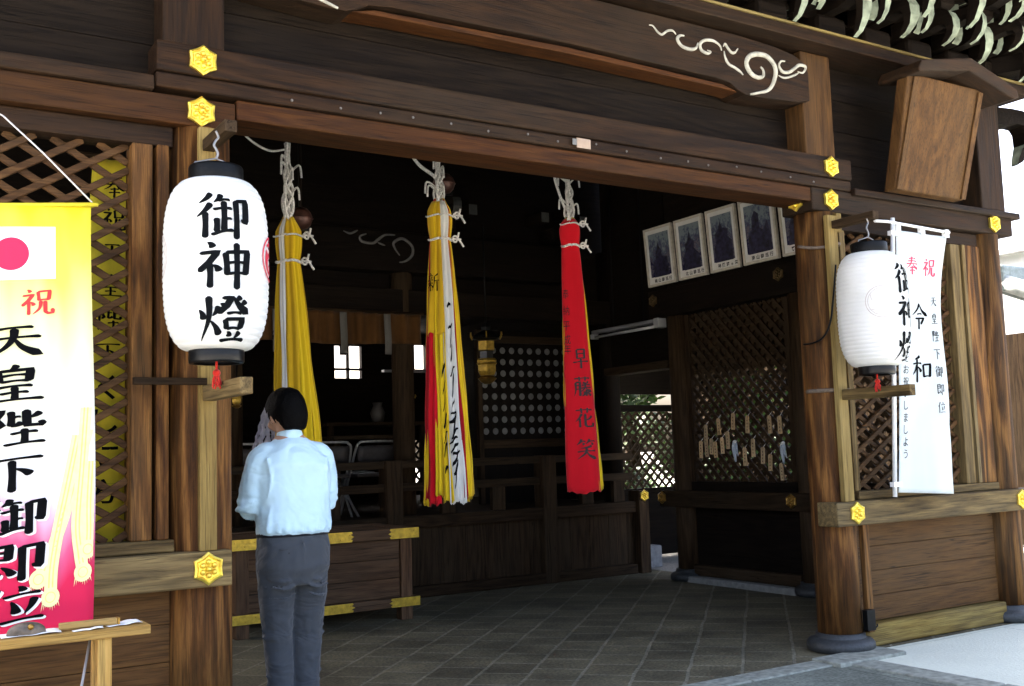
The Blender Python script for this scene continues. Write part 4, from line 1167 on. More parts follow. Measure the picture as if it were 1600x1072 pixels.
# =================================================================== PAPER STREAMER
ps = thing("paper_streamer", (1.66, 4.12, FZ), "pale folded paper streamer on a wand beside the person's head", "paper streamer")
MB().tube([(1.68, 4.12, .74), (1.68, 4.12, 1.70)], .010, 8).lathe([(.09,0),(.09,.03),(.02,.05),(.015,.09)], (1.68, 4.12, FZ), 16).build("wand", wood('inner', 'z'), ps)
STRM = cloth("lilac_white_paper", (.62,.60,.68), .3, .5, 20, .15)
for k in range(8):
    a = -1.5 + k*.42
    def fn(u, v, a=a, k=k):
        q = 1-v
        r = .012 + .085*q**.8
        zg = (.5 - abs((v*4) % 1 - .5))*.035
        return Vector((1.70 + r*math.sin(a) + (u-.5)*.030 - .02*q*q + zg*(1 if k % 2 else -1), 4.10 - .06*math.cos(a)*q - zg, 1.69 - q*(.34 + .11*math.sin(k*2.1)) + .03*math.sin(u*3+k*2)))
    MB().grid(fn, 2, 16, sm=False).build("paper_fold", STRM, ps, solid=.002)

# =================================================================== HANGING BRASS LANTERNS
LK = [1.0]
def hex_prof(mb, prof, c, m=0): mb.lathe([(r*LK[0], z*LK[0]) for r, z in prof], c, 6, m, sm=False)
def brass_lantern(c, label, ztop, k_=1.0):
    x, y, z = c
    LK[0] = k_
    t = thing("brass_lantern", c, label, "brass lantern", "hanging brass lanterns in the inner hall")
    mb = MB(); hex_prof(mb, [(.03, .56), (.05, .52), (.045, .49), (.13, .44), (.15, .41), (.085, .40)], c); mb.build("lantern_roof", BLACKM, t)
    mb = MB(); hex_prof(mb, [(.085, .30), (.085, .385)], c)
    for k in range(6):
        a = math.pi*k/3
        mb.tube([(x+k_*.15*math.cos(a), y+k_*.15*math.sin(a), z+k_*.41), (x+k_*.17*math.cos(a), y+k_*.17*math.sin(a), z+k_*.44), (x+k_*.165*math.cos(a), y+k_*.165*math.sin(a), z+k_*.465)], .008*k_, 5)
    mb.build("upper_band", AGED, t)
    mb = MB(); hex_prof(mb, [(.07, .20), (.07, .29)], c); mb.build("lantern_pane", plain("dark_pane", (.02,.018,.014), .3, 0), t)
    mb = MB(); hex_prof(mb, [(.10, .18), (.105, .20), (.09, .22)], c); hex_prof(mb, [(.075, .06), (.095, .10), (.095, .16), (.11, .175)], c); mb.build("lower_band", AGED, t)
    mb = MB(); hex_prof(mb, [(.03, -.02), (.07, .0), (.10, .03), (.06, .055)], c); mb.build("lantern_foot", BRASS, t)
    MB().tube([(x, y, z+.56*k_), (x, y, ztop)], .006, 6).build("lantern_chain", BLACKM, t)
    return t
brass_lantern((3.86, 4.12, 1.95), "tall brass hanging lantern in front of the dotted screen", 3.45)
brass_lantern((1.45, 4.12, 1.72), "small brass hanging lantern glimpsed just below the big paper lantern", 3.45, .42)
brass_lantern((3.60, 5.3, 1.62), "brass hanging lantern half hidden behind the red and white striped bell rope", 3.0, .6)

# =================================================================== FOLDING CHAIRS
TUBEM = plain("grey_steel_tube", (.42,.41,.38), .4, .5, .2, 30)
SEATM = plain("brown_vinyl", (.055,.045,.038), .55, 0, .2, 30, .1)
def chair_parts(t, x, y, z):
    w = .23
    mb = MB()
    mb.tube(catmull([(x-w, y+.25, z), (x-w, y-.02, z+.44), (x-w+.01, y-.16, z+.69), (x-w+.04, y-.17, z+.745), (x-w+.09, y-.175, z+.76), (x+w-.09, y-.175, z+.76), (x+w-.04, y-.17, z+.745), (x+w-.01, y-.16, z+.69), (x+w, y-.02, z+.44), (x+w, y+.25, z)], 5), .0125, 8)
    mb.build("back_frame", TUBEM, t)
    MB().tube(catmull([(x-w+.025, y-.24, z), (x-w+.025, y+.20, z+.42), (x+w-.025, y+.20, z+.42), (x+w-.025, y-.24, z)], 5), .0125, 8).build("leg_frame", TUBEM, t)
    MB().grid(lambda u, v: (x-w+.03+(2*w-.06)*u, y-.165+.012*math.sin(math.pi*u)+.03*(1-v), z+.55+.17*v), 6, 3).build("backrest", SEATM, t, solid=.022, bevel=.0)
    MB().box((x-w+.02, y-.16, z+.425), (x+w-.02, y+.22, z+.46)).build("seat", SEATM, t, bevel=.015)
# seen from behind: the chairs face the altar
for i, (x, lab) in enumerate(((3.04, "folding chair whose whole steel back frame shows above the railing"), (2.55, "folding chair half hidden behind the person's shoulder"), (1.70, "folding chair below the small brass lantern, beyond the front pillar"))):
    t = thing("folding_chair", (x, 5.0, FZ), lab, "folding chair", "folding chairs on the raised floor")
    chair_parts(t, x, 5.0, FZ-.07)
# low altar tables deeper inside
def altar_table(x, y, w, d, h, label):
    t = thing("altar_table", (x, y, FZ), label, "table")
    MB().box((x-w/2, y-d/2, FZ+h-.04), (x+w/2, y+d/2, FZ+h)).build("table_top", wood('inner', 'x'), t, bevel=.005)
    for sx in (-1, 1):
        for sy in (-1, 1):
            MB().box((x+sx*(w/2-.06)-.03, y+sy*(d/2-.05)-.03, FZ-.01), (x+sx*(w/2-.06)+.03, y+sy*(d/2-.05)+.03, FZ+h-.041)).build("leg", wood('inner', 'z'), t)
    return t
altar_table(4.05, 7.2, 1.3, .5, .95, "dim long wooden table beyond the folding chairs in the inner hall")
altar_table(3.55, 6.4, .8, .45, .78, "smaller dim wooden stand in front of the long inner table")
v = MB().lathe([(.05,0),(.07,.02),(.09,.12),(.05,.2),(.06,.24)], (4.15, 7.2, FZ+.951), 18).build("offering_vase", plain("dim_ceramic", (.10,.09,.08), .4, 0))
props(v, "small dark vessel standing on the long inner table", "vase")
t = thing("ceiling_lamp", (4.6, 8.0, 2.3), "long pale lamp tube beside the bright back window", "lamp")
MB().box((4.9, 8.58, 2.42), (5.75, 8.66, 2.45)).build("lamp_body", plain("dim_lamp_white", (.5,.5,.5), .5, 0), t)
MB().tube([(5.3, 8.62, 2.45), (5.3, 8.62, 3.0)], .008, 6).build("lamp_stem", BLACKM, t)

# fluorescent fitting in the passage between the halls
t = thing("strip_light", (5.6, 4.2, 2.5), "unlit grey strip light slung in the dark passage between the halls", "strip light")
MB().box((5.57, 3.62, 2.525), (5.65, 4.75, 2.565)).build("housing", plain("grey_enamel", (.26,.26,.27), .4, .1), t, bevel=.008)
MB().tube([(5.59, 3.66, 2.49), (5.59, 4.72, 2.49)], .016, 10).build("lamp_tube", plain("lamp_glass", (.55,.55,.55), .2, 0), t)
for hy0, hy1, hz in ((3.60, 3.68, 2.57), (4.70, 4.75, 2.524)): MB().box((5.55, hy0, 2.47), (5.66, hy1, hz)).build("lamp_holder", plain("grey_enamel_light", (.42,.42,.42), .4, 0), t, bevel=.01)
MB().tube([(5.61, 3.9, 2.56), (5.61, 3.9, 4.36)], .006, 6).tube([(5.61, 4.4, 2.56), (5.61, 4.4, 4.36)], .006, 6).build("lamp_hanger", BLACKM, t)

# =================================================================== PICTURES ON THE SIDE WALL
def photo_mat():
    m, nt, b = newmat("festival_photograph")
    L = nt.links
    tc = N(nt, "ShaderNodeTexCoord"); oi = N(nt, "ShaderNodeObjectInfo")
    sep = N(nt, "ShaderNodeSeparateXYZ"); L.new(tc.outputs["Generated"], sep.inputs[0])
    nz = N(nt, "ShaderNodeTexNoise", noise_dimensions='4D'); nz.inputs["Scale"].default_value = 7; nz.inputs["Detail"].default_value = 7; nz.inputs["Roughness"].default_value = .7
    L.new(tc.outputs["Generated"], nz.inputs["Vector"])
    wm = N(nt, "ShaderNodeMath", operation='MULTIPLY'); wm.inputs[1].default_value = 20; L.new(oi.outputs["Random"], wm.inputs[0]); L.new(wm.outputs[0], nz.inputs["W"])
    g = N(nt, "ShaderNodeMath", operation='MULTIPLY_ADD'); g.inputs[1].default_value = .35; L.new(sep.outputs["Z"], g.inputs[0]); L.new(nz.outputs[0], g.inputs[2])
    rp = ramp(nt, [(.42, (.020,.018,.050)), (.54, (.045,.045,.11)), (.62, (.20,.18,.20)), (.68, (.07,.08,.15)), (.82, (.24,.29,.31))])
    L.new(g.outputs[0], rp.inputs[0]); L.new(rp.outputs[0], b.inputs["Base Color"]); b.inputs["Roughness"].default_value = .25
    return m
PHOTO = photo_mat()
MATB = plain("cream_mount", (.80,.79,.74), .7, 0, .06, 10)
SILH = plain("dark_float_silhouette", (.022,.020,.050), .5, 0, .9, 26)
FRM = plain("pale_frame", (.62,.57,.47), .6, 0, .15, 30)
CAPT = ["横山鉾巡行", "北山鉾巡行", "神輿渡御祭", "南山鉾巡行", "宵宮祭列"]
SH = [[(.2,0),(.2,.35),(.32,.4),(.34,.6),(.42,.62),(.45,.8),(.52,.66),(.6,.6),(.62,.45),(.85,.42),(.9,0)],
      [(.15,0),(.18,.3),(.28,.42),(.25,.55),(.40,.62),(.5,.82),(.56,.66),(.72,.58),(.66,.45),(.9,.3),(.92,0)],
      [(.1,0),(.1,.28),(.2,.4),(.16,.58),(.34,.68),(.46,.84),(.54,.7),(.8,.66),(.74,.5),(.92,.4),(.92,0)],
      [(.08,0),(.14,.4),(.28,.5),(.3,.72),(.42,.86),(.56,.78),(.56,.5),(.7,.44),(.86,.62),(.95,.3),(.95,0)],
      [(.1,0),(.2,.4),(.4,.7),(.6,.75),(.8,.45),(.9,0)]]
LAB = ["leftmost framed festival photograph of the row, farthest from the right pillar",
       "framed festival photograph second from the left end of the tilted row",
       "framed festival photograph in the middle of the tilted row, widest dark silhouette",
       "framed festival photograph second from the right end, its top under the lintel",
       "framed festival photograph mostly hidden behind the right front pillar"]
yr = [(3.722, 3.303), (3.259, 2.860), (2.811, 2.425), (2.377, 1.953), (1.904, 1.50)]
for i, (ya, yb) in enumerate(yr):
    t = thing("framed_picture", (5.56, (ya+yb)/2, 2.93), LAB[i], "picture", "framed pictures along the side wall")
    z0, z1 = 2.885, 3.468
    tl = .04   # hung leaning forward at the top
    def fx(v): return (v[0] - tl*(v[2]-z0)/(z1-z0), v[1], v[2])
    def part(mb, nm, mt, **kw):
        mb.v = [fx(q) for q in mb.v]; return mb.build(nm, mt, t, **kw)
    b = .022
    fm = MB()
    fm.box((5.545, yb, z0), (5.575, yb+b, z1)); fm.box((5.545, ya-b, z0), (5.575, ya, z1)); fm.box((5.545, yb+b, z0), (5.575, ya-b, z0+b)); fm.box((5.545, yb+b, z1-b), (5.575, ya-b, z1))
    part(fm, "frame", FRM)
    part(MB().box((5.555, yb+b, z0+b), (5.570, ya-b, z1-b)), "mount", MATB)
    part(MB().box((5.552, yb+.058, z0+.090), (5.5548, ya-.058, z1-.062)), "photograph", PHOTO)
    W_, H_ = (ya-yb-.10), (z1-z0-.14)
    part(MB().prism([(ya-.05-a*W_, z0+.085+c*H_) for a, c in SH[i]], 'x', 5.5500, 5.5518), "picture_figure", SILH)
    mb = MB()
    for k, ch in enumerate(CAPT[i]):
        sz = .040
        yy = ya-.10-k*.055
        typed(mb, ch, lambda u, v, l: (5.5540, yy-u*sz, z0+.032+v*sz), 0, .02)
    part(mb, "caption", INK)

# =================================================================== WOODEN FORTUNE TAGS ON THE SIDE LATTICE
PLQ = [(3.111,1.331),(3.033,1.482),(3.038,1.329),(2.965,1.349),(2.916,1.319),(2.861,1.535),(2.823,1.356),(2.747,1.409),(2.66,1.574),(2.481,1.54),(2.218,1.532),(2.095,1.522),(2.538,1.256),(2.428,1.334),(2.311,1.257),(2.227,1.193),(2.105,1.113)]
TL = ["lowest left tag of the pair beside the dark column", "left wooden tag hanging highest above the clustered four", "second wooden tag from the left in the low cluster", "third wooden tag from the left in the low cluster", "fourth wooden tag, slightly lower at the right of the low cluster",
      "tall wooden tag hung high right of the cluster", "wooden tag hanging just right of the low cluster", "wooden tag set a little above and right of the low cluster", "highest wooden tag on the side lattice", "wooden tag hung high in the middle of the lattice", "wooden tag hung high at right of the lattice",
      "rightmost of the highest wooden tags near the front pillar", "wooden tag below the middle beside the paper twist", "middle wooden tag hung right of the paper twist", "wooden tag hanging low right of the middle", "second lowest wooden tag on the side lattice", "lowest wooden tag on the side lattice"]
for (y, z), lab in zip(PLQ, TL):
    lab = lab if 'tag' in lab else lab + ' tag'
    t = thing("fortune_tag", (5.60, y, z), lab, "wooden tag", "wooden tags tied to the side lattice")
    h = .155 + rng.uniform(-.01,.015); w = .021; tw = R(rng.uniform(-4,4))
    rot = Matrix.Rotation(tw, 3, 'X')
    mb = MB().prism([(-w, -h), (w, -h), (w, -.012), (w*.4, 0), (-w*.4, 0), (-w, -.012)], 'x', -.004, .004)
    mb.v = [tuple(rot @ Vector(q) + Vector((5.59, y, z))) for q in mb.v]
    mb.build("tag_board", wood('tag', 'z'), t)
    mb = MB()
    for k in range(4):
        zz = -.03 - k*.028
        mb.box((-.0046, -.007, zz-.016), (-.0042, .007, zz-.012)); mb.box((-.0047, -.0015, zz-.022), (-.0043, .0015, zz-.004))
    mb.v = [tuple(rot @ Vector(q) + Vector((5.59, y, z))) for q in mb.v]
    mb.build("tag_writing", INK, t)
    MB().tube([(5.59, y-.004, z-.008), (5.63, y, z+.03), (5.59, y+.004, z-.008)], .002, 4).build("tag_string", CORD, t)
for (y, z), lab in zip(((2.646,1.319),(2.06,1.293)), ("pale blue paper twist tied among the wooden tags, middle of the lattice", "white paper twist tied at the right of the wooden tags")):
    t = thing("paper_twist", (5.59, y, z), lab, "paper twist")
    mb = MB()
    mb.tube(catmull([(5.585, y+.02, z), (5.582, y+.016, z-.08), (5.585, y+.004, z-.19)], 5), [.008,.010,.014,.018,.02,.02,.018,.016,.012,.01,.006], 6)
    mb.tube(catmull([(5.585, y-.01, z-.02), (5.582, y-.012, z-.07), (5.585, y-.030, z-.14)], 5), [.008,.010,.012,.014,.014,.013,.012,.010,.008,.006,.004], 6)
    mb.build("paper_strip", cloth("pale_blue_paper", (.55,.62,.70), .2, .6, 30), t)
    MB().ball((5.585, y+.005, z-.01), .018, 8, 6).build("paper_knot", PAPER, t)

# loose foundation stone seen through the gap
sb = MB().box((5.95, 4.5, .0), (6.22, 4.78, .235)).build("stone_block", plain("pale_grey_stone", (.20,.20,.20), .85, 0, .25, 20, .4), bevel=.015)
props(sb, "squared pale grey stone block on the ground in the passage between the halls", "stone block")

# =================================================================== PAPER LANTERNS
def lantern_paper():
    m, nt, b = newmat("lantern_paper")
    L = nt.links
    tc = N(nt, "ShaderNodeTexCoord")
    nz = N(nt, "ShaderNodeTexNoise"); nz.inputs["Scale"].default_value = 6; nz.inputs["Detail"].default_value = 5; L.new(tc.outputs["Object"], nz.inputs[0])
    rp = ramp(nt, [(.3, (.78,.79,.76)), (.7, (.86,.87,.85))]); L.new(nz.outputs[0], rp.inputs[0])
    L.new(rp.outputs[0], b.inputs["Base Color"]); b.inputs["Roughness"].default_value = .55; b.inputs["Specular IOR Level"].default_value = .3
    n2 = N(nt, "ShaderNodeTexNoise"); n2.inputs["Scale"].default_value = 22; n2.inputs["Detail"].default_value = 4; L.new(tc.outputs["Object"], n2.inputs[0])
    bp = N(nt, "ShaderNodeBump"); bp.inputs["Strength"].default_value = .25; bp.inputs["Distance"].default_value = .012; L.new(n2.outputs[0], bp.inputs["Height"]); L.new(bp.outputs[0], b.inputs["Normal"])
    tr = N(nt, "ShaderNodeBsdfTranslucent"); L.new(rp.outputs[0], tr.inputs[0])
    ms = N(nt, "ShaderNodeMixShader"); ms.inputs[0].default_value = .22
    L.new(b.outputs[0], ms.inputs[1]); L.new(tr.outputs[0], ms.inputs[2]); L.new(ms.outputs[0], nt.nodes["Material Output"].inputs[0])
    return m
LPAPER = lantern_paper()
LINK = plain("lantern_ink", (.0035,.0045,.0055), .7, 0, .4, 60, spec=.05)
CRESTR = plain("crest_red", (.60,.022,.055), .65, 0, .15, 30)
CRESTP = plain("crest_pale_line", (.50,.42,.40), .7, 0, .1, 30)
TASSEL = cloth("red_tassel", (.62,.03,.02), .1, .5, 40, .3)
def lantern(cx, cy, label, red_ang, pale_ang, text_ang):
    zc, H, RR = 2.062, .343, .206
    t = thing("paper_lantern", (cx, cy, zc), label, "lantern", "pair of white paper lanterns on the front pillars")
    def rad(tt): return .108 + (RR-.108)*max(0, 1-abs(tt)**3.6)**.52
    prof = []
    n = 168
    for k in range(n+1):
        tt = -1 + 2*k/n
        rib = .0034*abs(math.sin(math.pi*k/6))**.8
        prof.append((rad(tt) + rib - .0034, H*tt))
    MB().lathe(prof, (cx, cy, zc), 72, capb=False, capt=False).build("paper_body", LPAPER, t)
    for s, nm, h in ((1, "top_ring", .062), (-1, "bottom_ring", .050)):
        z0 = zc + s*H
        a, b = (z0-.012, z0+h) if s > 0 else (z0-h, z0+.012)
        MB().lathe([(.088, a), (.105, a), (.108, a+.008), (.108, b-.008), (.104, b), (.088, b), (.086, a+.01)], (cx, cy, 0), 48, capb=False, capt=False).build(nm, BLACKM if s > 0 else plain("dark_lacquer", (.0045,.005,.0055), .35, 0, spec=.25), t)
    mb = MB().tube([(cx-.105, cy, zc+H+.03), (cx-.085, cy, zc+H+.075), (cx, cy, zc+H+.10), (cx+.085, cy, zc+H+.075), (cx+.105, cy, zc+H+.03)], .004, 6)
    mb.tube(catmull([(cx, cy, zc+H+.10), (cx+.008, cy, zc+H+.12), (cx, cy, zc+H+.14), (cx-.008, cy, zc+H+.155), (cx, cy, zc+H+.175), (cx+.01, cy, zc+H+.19), (cx, cy, zc+H+.215)], 5), .0055, 6)
    mb.build("wire_hook", plain("grey_wire", (.25,.25,.25), .4, .7), t)
    def surf(u, z, l, ang):   # u in radians round the body
        tt = (z - zc)/H
        a = ang + u
        r = rad(tt) + .0022 + l*1.5
        return Vector((cx + r*math.sin(a), cy - r*math.cos(a), z))
    for ch, z0 in zip("御神燈", (2.226, 2.030, 1.828)):
        mb = MB()
        brush(mb, ch, lambda u, v, l: surf((u-.5)*.215/RR, z0 + (v-.5)*.190, l, text_ang), 11.5)
        mb.build("written_character", LINK, t)
    # three-comma crest: filled red on one side, only its pale outline on the other
    def crest_mark(ang, mat, fill):
        mb = MB(); zz = 2.085; rr = .092
        def C(a, r, l=0.0): return surf(r*math.cos(a)/RR, zz + r*math.sin(a), l, ang)
        if fill:
            for k in range(48):
                a0, a1 = 2*math.pi*k/48, 2*math.pi*(k+1)/48
                mb.add([C(a0, rr), C(a1, rr), C(a1, rr*.9), C(a0, rr*.9)], [(0,1,2,3)])
            for q in range(3):
                base = 2*math.pi*q/3 + .4
                k_ = 18; vs = []
                for k in range(k_+1):
                    f = k/k_; a = base + f*2.0; mid = rr*(.46 + .30*f); hw = rr*(.30*(1-f)**.8 + .01)
                    vs += [C(a, mid+hw*.7), C(a, max(.004, mid-hw))]
                mb.add(vs, [(2*k, 2*k+2, 2*k+3, 2*k+1) for k in range(k_)])
        else:
            def line(pts, w):
                vs = []
                for i, (a, r) in enumerate(pts): vs += [C(a, r+w), C(a, r-w)]
                mb.add(vs, [(2*k, 2*k+2, 2*k+3, 2*k+1) for k in range(len(pts)-1)])
            line([(2*math.pi*k/60, rr) for k in range(61)], .0016)
            line([(2*math.pi*k/60, rr*.86) for k in range(61)], .0012)
            for q in range(5):
                line([(2*math.pi*q/5 + .5*math.sin(f*math.pi/12), rr*(.2+.6*f/12)) for f in range(13)], .0014)
        mb.build("crest_mark", mat, t)
    crest_mark(red_ang, CRESTR, True)
    crest_mark(pale_ang, CRESTP, False)
    # tassel hanging below
    tz = zc - H - .050
    mb = MB().tube([(cx, cy, zc-H), (cx, cy, tz-.03)], .005, 6)
    mb.ball((cx, cy, tz-.038), .016, 10, 8)
    for k in range(10):
        a = k*.628
        mb.tube(catmull([(cx+.006*math.cos(a), cy+.006*math.sin(a), tz-.045), (cx+.014*math.cos(a), cy+.014*math.sin(a), tz-.065), (cx+.016*math.cos(a+.4), cy+.016*math.sin(a+.4), tz-.085-.008*(k % 3))], 4), .0034, 5)
    mb.build("tassel", TASSEL, t)
    return t
lantern(-.037, -.30, "large white paper lantern lettered in bold black, hanging between yellow banner and person", R(67), R(-105), R(-9))
lantern(3.925, -.30, "white paper lantern with a faint ring crest, overlapping the white banner", R(105), R(-36), R(18))

def lantern_post(x0, x1, ax, label, zt):
    t = thing("lantern_post", ((x0+x1)/2, 0, .914), label, "lantern post", "plank brackets that carry the paper lanterns")
    MB().box((x0, -.024, .914), (x1, .0125, zt)).build("plank", wood('plank', 'z', .4), t, bevel=.004)
    MB().box((ax-.026, -.52, 1.535), (ax+.026, .0, 1.60)).build("lower_arm", wood('rail', 'y'), t, bevel=.004)
    MB().box((ax-.026, -.345, 2.612), (ax+.026, -.025, 2.662)).build("upper_arm", wood('inner', 'y'), t, bevel=.004)
    return t
lp = lantern_post(-.026, .046, .012, "pale khaki plank with bracket arm, standing behind the bold lettered lantern", 2.72)
MB().box((-.30, -.045, 1.602), (.0, -.026, 1.632)).build("cross_strap", wood('inner', 'x'), lp, bevel=.003)
lp = lantern_post(3.90, 3.985, 3.955, "pale khaki plank with bracket arm, standing behind the ring crested lantern", 2.70)
mb = MB().box((3.985, -.022, 2.60), (4.03, .012, 2.72)).box((3.985, -.022, 2.25), (4.02, .012, 2.34))
mb.build("plank_hook", wood('plank', 'z'), lp, bevel=.004)
for zz, nm in ((1.60, "cross_strap"), (2.52, "rope_tie")):
    pts = [Vector((3.98 + .142*math.sin(a), .15 - .142*math.cos(a), zz + (.02*math.sin(a*2) if nm == "rope_tie" else 0))) for a in [R(-100 + 10*k) for k in range(17)]]
    MB().tube(pts, .011 if nm == "rope_tie" else .014, 6).build(nm, plain("brown_rope", (.12,.09,.065), .8, 0, .3, 60, .3), lp)
# thin black cable sagging from the lantern behind the plank to the far side of the pillar
o = MB().tube(catmull([(3.93, -.04, 2.38), (3.905, -.03, 2.2), (3.87, -.02, 2.02), (3.845, .02, 1.93), (3.838, .10, 1.90), (3.842, .18, 1.90)], 8), .006, 6).build("electric_cable", BLACKM)
props(o, "thin black electric cable looping down the pillar beside the ring crested lantern", "cable")

# =================================================================== BANNERS
# right: white banner on a white pole
t = thing("celebration_banner", (4.40, -.12, .90), "white vertical banner on a white pole with red and black writing", "banner")
bx0, bx1, bzt, bzb = 4.430, 4.945, 2.625, .955
LEAN = .092      # pole and cloth lean with the wind
def rb(u, v):
    """u 0..1 left to right, v 0..1 bottom to top: cloth hanging from the cross bar, its free edge drifting"""
    q = 1-v
    z = bzb + (bzt-bzb)*v - .035*u*q
    x = bx0 + (bx1-bx0)*u - LEAN*(2.66-z) - .125*math.sin(math.pi*min(1, q*.92))*u*u + .075*u*max(0, q-.74)/.26
    y = -.12 - .05*math.sin(q*2.6)*u - .016*math.sin(u*7+q*3.0)*(.3+q) + .03*math.sin(q*7)*u*u
    return Vector((x, y, z))
BWHITE = cloth("pale_banner_cloth", (.70,.76,.76), .2, .15, 6, .04)
MB().grid(rb, 14, 50).build("cloth", BWHITE, t, solid=.0015)
POLE = plain("white_pole", (.75,.76,.77), .35, 0, .06, 10)
MB().tube([(4.385-LEAN*1.72, -.13, .93), (4.385+LEAN*.04, -.13, 2.70)], .014, 10).build("pole", POLE, t)
MB().tube([(4.21, -.133, 2.665), (4.33, -.133, 2.672), (4.97, -.125, 2.655)], .010, 8).build("cross_bar", POLE, t)
mb = MB()
for u in (.02, .5, .98):
    p = rb(u, 1)
    mb.add([p+Vector((-.02,-.016,-.01)), p+Vector((.02,-.016,-.01)), p+Vector((.02,-.016,.045)), p+Vector((-.02,-.016,.045)), p+Vector((-.02,.012,.045)), p+Vector((.02,.012,.045)), p+Vector((.02,.012,-.01)), p+Vector((-.02,.012,-.01))], [(0,1,2,3),(3,2,5,4),(4,5,6,7)])
for v in (.03, .37, .985):
    p = rb(0, v)
    mb.add([p+Vector((.012,-.018,-.014)), p+Vector((-.07,-.022,-.014)), p+Vector((-.07,-.022,.016)), p+Vector((.012,-.018,.016)), p+Vector((-.07,.01,-.014)), p+Vector((-.07,.01,.016)), p+Vector((.012,.008,-.014)), p+Vector((.012,.008,.016))], [(0,1,2,3),(1,4,5,2),(4,6,7,5)])
mb.build("loop_tab", POLE, t)
def on_banner(u0, v0, w, h):
    return lambda u, v, l: rb(u0+(u-.5)*w, v0+(v-.5)*h) + Vector((0, -.0032-l, 0))
for ch, u0 in (("奉", .29), ("祝", .68)):
    mb = MB(); brush(mb, ch, on_banner(u0, .868, .27, .075), 10); mb.build("red_character", plain("crimson_ink", (.60,.012,.075), .6, 0, .1), t)
for ch, f in (("令", on_banner(.46, .672, .40, .105)), ("和", on_banner(.47, .468, .38, .110))):
    mb = MB(); brush(mb, ch, f, 10); mb.build("black_character", INK, t)
mb = MB()
for k, ch in enumerate("天皇陛下御即位"): brush(mb, ch, on_banner(.80, .735-.0685*k, .155, .045), 9)
for k, ch in enumerate("新しい御代をお祝いしましょう"): typed(mb, ch, on_banner(.135, .735-.0455*k, .115, .033), 0, .0)
mb.build("small_lettering", INK, t)

# left: yellow and crimson festival banner
def banner_mat():
    m, nt, b = newmat("banner_print")
    L = nt.links
    tc = N(nt, "ShaderNodeTexCoord"); sep = N(nt, "ShaderNodeSeparateXYZ"); L.new(tc.outputs["Generated"], sep.inputs[0])
    nz = N(nt, "ShaderNodeTexNoise"); nz.inputs["Scale"].default_value = 2.0; nz.inputs["Detail"].default_value = 2
    mp = N(nt, "ShaderNodeMapping"); mp.inputs["Rotation"].default_value = (0, R(35), 0); mp.inputs["Scale"].default_value = (2.2, 1, .5)
    L.new(tc.outputs["Generated"], mp.inputs[0]); L.new(mp.outputs[0], nz.inputs[0])
    g = N(nt, "ShaderNodeMath", operation='MULTIPLY_ADD'); g.inputs[1].default_value = .22; L.new(nz.outputs[0], g.inputs[0])
    s = N(nt, "ShaderNodeMath", operation='SUBTRACT'); s.inputs[1].default_value = .11; L.new(sep.outputs["Z"], s.inputs[0]); L.new(s.outputs[0], g.inputs[2])
    rp = ramp(nt, [(.0, (.62,.012,.06)), (.15, (.64,.018,.075)), (.21, (.66,.10,.22)), (.28, (.74,.42,.55)), (.34, (.80,.76,.78)), (.50, (.80,.80,.70)), (.62, (.79,.78,.52)), (.74, (.79,.76,.34)), (.86, (.78,.70,.10)), (1.0, (.77,.66,.018))])
    L.new(g.outputs[0], rp.inputs[0]); L.new(rp.outputs[0], b.inputs["Base Color"])
    b.inputs["Roughness"].default_value = .75; b.inputs["Specular IOR Level"].default_value = .2
    return m
t = thing("festival_banner", (-.78, -.30, .60), "tall yellow to crimson banner with red disc flag and bold black characters", "banner")
qx0, qx1, qz0, qz1 = -1.055, -.505, .70, 2.262
def lb(u, v):
    q = 1-v
    return Vector((qx0+(qx1-qx0)*u + .012*q*(u-.3) + .010*math.sin(v*5)*u, -.30 + .010*math.sin(u*5+v*3) + .012*math.sin(v*6)*u, qz0+(qz1-qz0)*v - .052*(1-u)))
MB().grid(lb, 16, 44).build("cloth", banner_mat(), t, solid=.0015)
MB().tube([(-1.085, -.30, .0), (-1.085, -.30, 2.45)], .014, 10).build("pole", POLE, t)
MB().tube([(-1.085, -.30, 2.208), (-.49, -.30, 2.270)], .008, 8).build("cross_bar", plain("yellow_hem", (.74,.60,.02), .6, 0, .1), t)
mb = MB()
for v in (.05, .3, .55, .8, .97):
    p = lb(0, v); mb.box((p.x-.045, p.y-.016, p.z-.016), (p.x+.006, p.y+.016, p.z+.016))
mb.build("loop_tab", POLE, t)
MB().lathe([(.17,.0),(.175,.02),(.16,.05),(.05,.065),(.022,.10)], (-1.085, -.30, .0), 24).build("pole_foot", plain("grey_pole_foot", (.10,.10,.10), .6), t)
# the flag printed at the top: white field with a red disc
def LBz(x, z, l=0.0):
    u = (x-qx0)/(qx1-qx0); v = (z-qz0)/(qz1-qz0)
    return lb(u, v) + Vector((0, -.0030-l, 0))
mb = MB().grid(lambda u, v: LBz(-.935+.302*u, 1.985+.196*v), 8, 6)
mb.build("flag_field", plain("flag_white", (.80,.80,.80), .75, 0, .02), t)
mb = MB(); n = 40
mb.add([LBz(-.786+.061*math.cos(2*math.pi*k/n), 2.081+.061*math.sin(2*math.pi*k/n), .0004) for k in range(n)] + [LBz(-.786, 2.081, .0004)], [(k, (k+1) % n, n) for k in range(n)])
mb.build("red_disc", plain("flag_red", (.66,.012,.075), .75, 0, .02), t)
def on_lb(xc, zc, w, h): return lambda u, v, l: LBz(xc+(u-.5)*w, zc+(v-.5)*h, .0010+l)
for ch, x0 in (("奉", -.875), ("祝", -.700)):
    mb = MB(); brush(mb, ch, on_lb(x0, 1.900, .115, .10), 11); mb.build("red_character", plain("banner_red_ink", (.58,.02,.02), .65, 0, .1), t)
ZC = [1.764, 1.608, 1.450, 1.287, 1.134, .972, .822]
